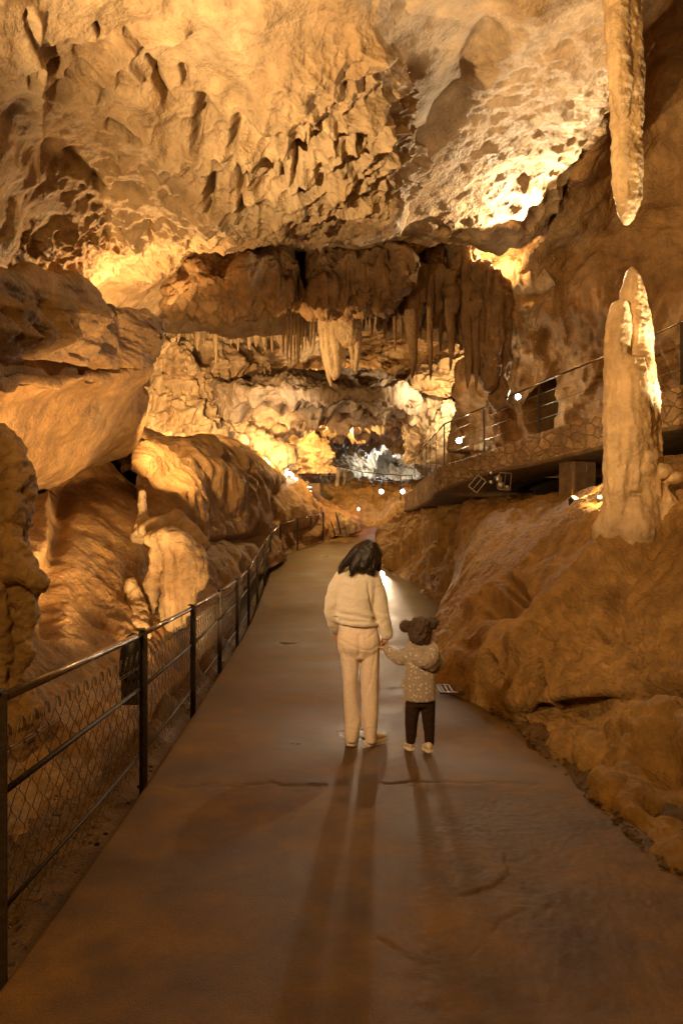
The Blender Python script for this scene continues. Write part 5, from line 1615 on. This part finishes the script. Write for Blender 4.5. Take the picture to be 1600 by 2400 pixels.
def shoe(owner, heel, toe, wid, sole_h, mat, dark=None, up_h=.075):
    """heel and toe: ground points"""
    h, t = Vector(heel), Vector(toe)
    f = (t - h); Ln = f.length; f.normalize()
    z = Vector((0, 0, 1)); s = f.cross(z).normalized()
    mb = MB()
    us = np.linspace(0, 1, 14)
    wprof = np.interp(us, [0, .06, .25, .45, .7, .9, 1], [.5, .8, .92, .86, 1.0, .78, .35]) * wid / 2
    hprof = np.interp(us, [0, .08, .3, .5, .75, .95, 1], [.75, 1.0, 1.0, .85, .58, .42, .25]) * up_h
    k = 16
    a = np.linspace(0, 2 * np.pi, k, endpoint=False)
    V = []
    for q, w_, hh in zip(us, wprof, hprof):
        c = h + f * Ln * q + z * (sole_h * .8 + hh / 2)
        for b in a:
            V.append(c + s * (w_ * .94 * math.cos(b)) + z * (hh / 2 * math.sin(b) * (1.0)))
    F = [tuple(x) for x in grid_faces(14, k, True)] + [tuple(range(k - 1, -1, -1)), tuple(range(13 * k, 14 * k))]
    mb.add(V, F)
    o = mb.build('shoe', mat, owner)
    sb = MB()
    ring = [(q, w_) for q, w_ in zip(us, wprof)]
    pts = [h + f * (Ln * 1.02 * q - .006) + s * w_ * 1.04 for q, w_ in ring] + [h + f * (Ln * 1.02 * q - .006) - s * w_ * 1.04 for q, w_ in ring[::-1]]
    n = len(pts)
    V = [p for p in pts] + [p + z * sole_h for p in pts]
    F = [tuple(range(n - 1, -1, -1)), tuple(range(n, 2 * n))] + [(i, (i + 1) % n, n + (i + 1) % n, n + i) for i in range(n)]
    MB().add(V, F).build('sole', M_SOLE, o, smooth=False, bevel=.006)
    if dark is not None:
        bb = MB()
        for q0 in (0.0,):
            pp = [h + f * (Ln * .16) + s * wid * .47 + z * (sole_h + .02), h - f * .004 + s * wid * .25 + z * (sole_h + .022), h - f * .006 - s * wid * .25 + z * (sole_h + .022), h + f * Ln * .16 - s * wid * .47 + z * (sole_h + .02)]
            bb.tube(pp, .014, 8)
        bb.build('heel_panel', dark, o)
    return o
gz = float(zpath(5.75)) + .004
def gp(px, d=5.75):
    return Vector(((px - 800) / FPX * d, d, float(zpath(d)) + .006))
shoe(woman, gp(822, 5.70), gp(829, 5.95), .098, .035, M_SHOE, M_BAND)
shoe(woman, gp(858, 5.72), gp(903, 5.90), .100, .035, M_SHOE, M_BAND)

# ---- child
D = 5.6
CH = at(983, 1478, D)
mb = MB()
sv, fv, uv = head(mb, CH, .092, (-.05, .96, -.26), (0, .2, 1))
limb(mb, [(984, 1520), (983, 1500)], [26, 26], D, 1, 6)
loft(mb, [(1515, 966, 1006, .055, 0), (1540, 956, 1014, .075, 0), (1590, 955, 1014, .085, 0), (1640, 950, 1016, .085, 0)], D)
limb(mb, [(966, 1530), (938, 1543, .03), (912, 1530, .06), (903, 1522, .07)], [20, 18, 14, 11], D)
limb(mb, [(1008, 1530), (1028, 1560, .02), (1020, 1572, .12)], [20, 17, 12], D)
limb(mb, [(964, 1630), (962, 1690), (961, 1740)], [34, 24, 16], D)
limb(mb, [(1000, 1630), (1003, 1690), (1006, 1742)], [34, 24, 16], D)
hand(mb, at(905, 1523, D + .075), (-.1, .3, .9), (-.93, .25, .30), (.2, .9, .0), .58, .8)
hand(mb, at(1021, 1573, D + .12), (-.8, .3, 0), (-.2, .6, .5), (.2, .3, .9), .58, .8)
child = remeshed('person', mb, .006, 2, M_SKIN)
tag(child, 'small child with two hair buns, flowered jacket and dark leggings, seen from behind', 'person')

mb = MB()
loft(mb, [(1505, 966, 1004, .05, 0), (1514, 956, 1014, .075, 0), (1528, 950, 1019, .095, 0), (1552, 949, 1019, .105, 0), (1590, 948, 1020, .112, 0), (1615, 946, 1021, .118, 0), (1630, 944, 1021, .122, 0), (1637, 946, 1020, .118, 0)], D, 28)
limb(mb, [(964, 1530), (950, 1541, .01), (934, 1544, .03), (916, 1533, .06), (908, 1526, .07)], [34, 34, 31, 26, 21], D, 1.0, 20)
limb(mb, [(1008, 1528), (1020, 1542, .0), (1027, 1558, .02), (1022, 1570, .10)], [32, 32, 28, 22], D, 1.0, 20)
# pocket flap edge on the left
limb(mb, [(946, 1590, .0), (945, 1612, .0)], [8, 10], D, 1, 8)
def jk(P, N):
    qx, qy = proj(P)
    v = .004 * ridged(P * np.array([1, 1, .5]), 9, 2, off=8) - .002
    return v - .008 * groove(qx, qy, [(968, 1530), (970, 1560)], 3) - .008 * groove(qx, qy, [(1006, 1555), (1022, 1572)], 3)
jacket = remeshed('jacket', mb, .0065, 3, M_JACK, child, jk)
mb = MB()
for pts, ws in [([(960, 1513, -.02), (968, 1526, -.10), (985, 1538, -.14), (1002, 1536, -.13), (1012, 1520, -.05), (1008, 1510, -.01)], [20, 30, 36, 38, 30, 18]),
                ([(985, 1528, -.09), (1000, 1545, -.115), (1012, 1550, -.10)], [26, 36, 22]), ([(990, 1540, -.10), (1006, 1554, -.11), (1018, 1550, -.08)], [18, 24, 16]), ([(966, 1510, .0), (975, 1516, -.05), (992, 1516, -.05), (1004, 1510, 0)], [16, 18, 18, 16])]:
    limb(mb, pts, ws, D, 1, 18, 12)
remeshed('hood', mb, .0065, 3, M_JACK, jacket, lambda P, N: .005 * ridged(P, 11, 2, off=2) - .002)
mb = MB()
loft(mb, [(1622, 950, 1016, .09, 0), (1640, 949, 1018, .092, 0), (1652, 951, 1018, .085, 0)], D)
loft(mb, [(1636, 949, 986, .08, 0), (1665, 949, 983, .070, 0), (1690, 949, 978, .060, 0), (1715, 950, 976, .052, 0), (1740, 951, 972, .046, 0)], D, 18)
loft(mb, [(1636, 982, 1019, .08, 0), (1665, 986, 1019, .070, 0), (1690, 989, 1018, .060, 0), (1715, 993, 1018, .052, 0), (1744, 996, 1016, .046, 0)], D, 18)
remeshed('leggings', mb, .0065, 3, M_LEG, child, cloth(.003, 12, (1, 1, 1.5), 3))
mb = MB()
def E3(c, r):
    mb.ball(c, r, 16, 12)
E3(CH + Vector((0, -.012, .010)), (.093, .098, .099))
E3(CH + Vector((0, -.03, -.035)), (.088, .085, .075))
E3(at(950, 1468, D), (.043, .042, .043)); E3(at(1015, 1461, D), (.042, .042, .042))
remeshed('hair', mb, .006, 2, M_HAIRB, child, lambda P, N: .011 * ridged(P, 26, 3, off=3) + .006 * fbm(P, 70, 2) - .005)
# stray curls
cv = MB()
for i in range(260):
    a, b = random.uniform(0, 2 * math.pi), random.uniform(-.3, 1)
    base, rr = random.choice([(CH + Vector((0, -.012, .010)), .097), (CH + Vector((0, -.012, .010)), .097), (at(950, 1468, D), .044), (at(1015, 1461, D), .043)])
    n = Vector((math.cos(a) * math.sqrt(1 - b * b), math.sin(a) * math.sqrt(1 - b * b), b))
    q = base + n * rr * .97
    tg = n.cross(Vector((random.uniform(-1, 1), random.uniform(-1, 1), random.uniform(-1, 1)))).normalized()
    ln = random.uniform(.012, .026)
    cv.tube([q, q + n * ln * .5 + tg * ln * .3, q + n * ln * .6 + tg * ln * .9, q + n * ln * .2 + tg * ln * 1.2], .0011, 3, False)
cv.build('stray_curls', M_HAIRB, child)
def gc(px, d):
    return Vector(((px - 800) / FPX * d, d, float(zpath(d)) + .006))
shoe(child, gc(965, 5.57), gc(949, 5.68), .062, .02, M_SHOE, None, .062)
shoe(child, gc(1008, 5.52), gc(992, 5.64), .064, .02, M_SHOE, None, .062)
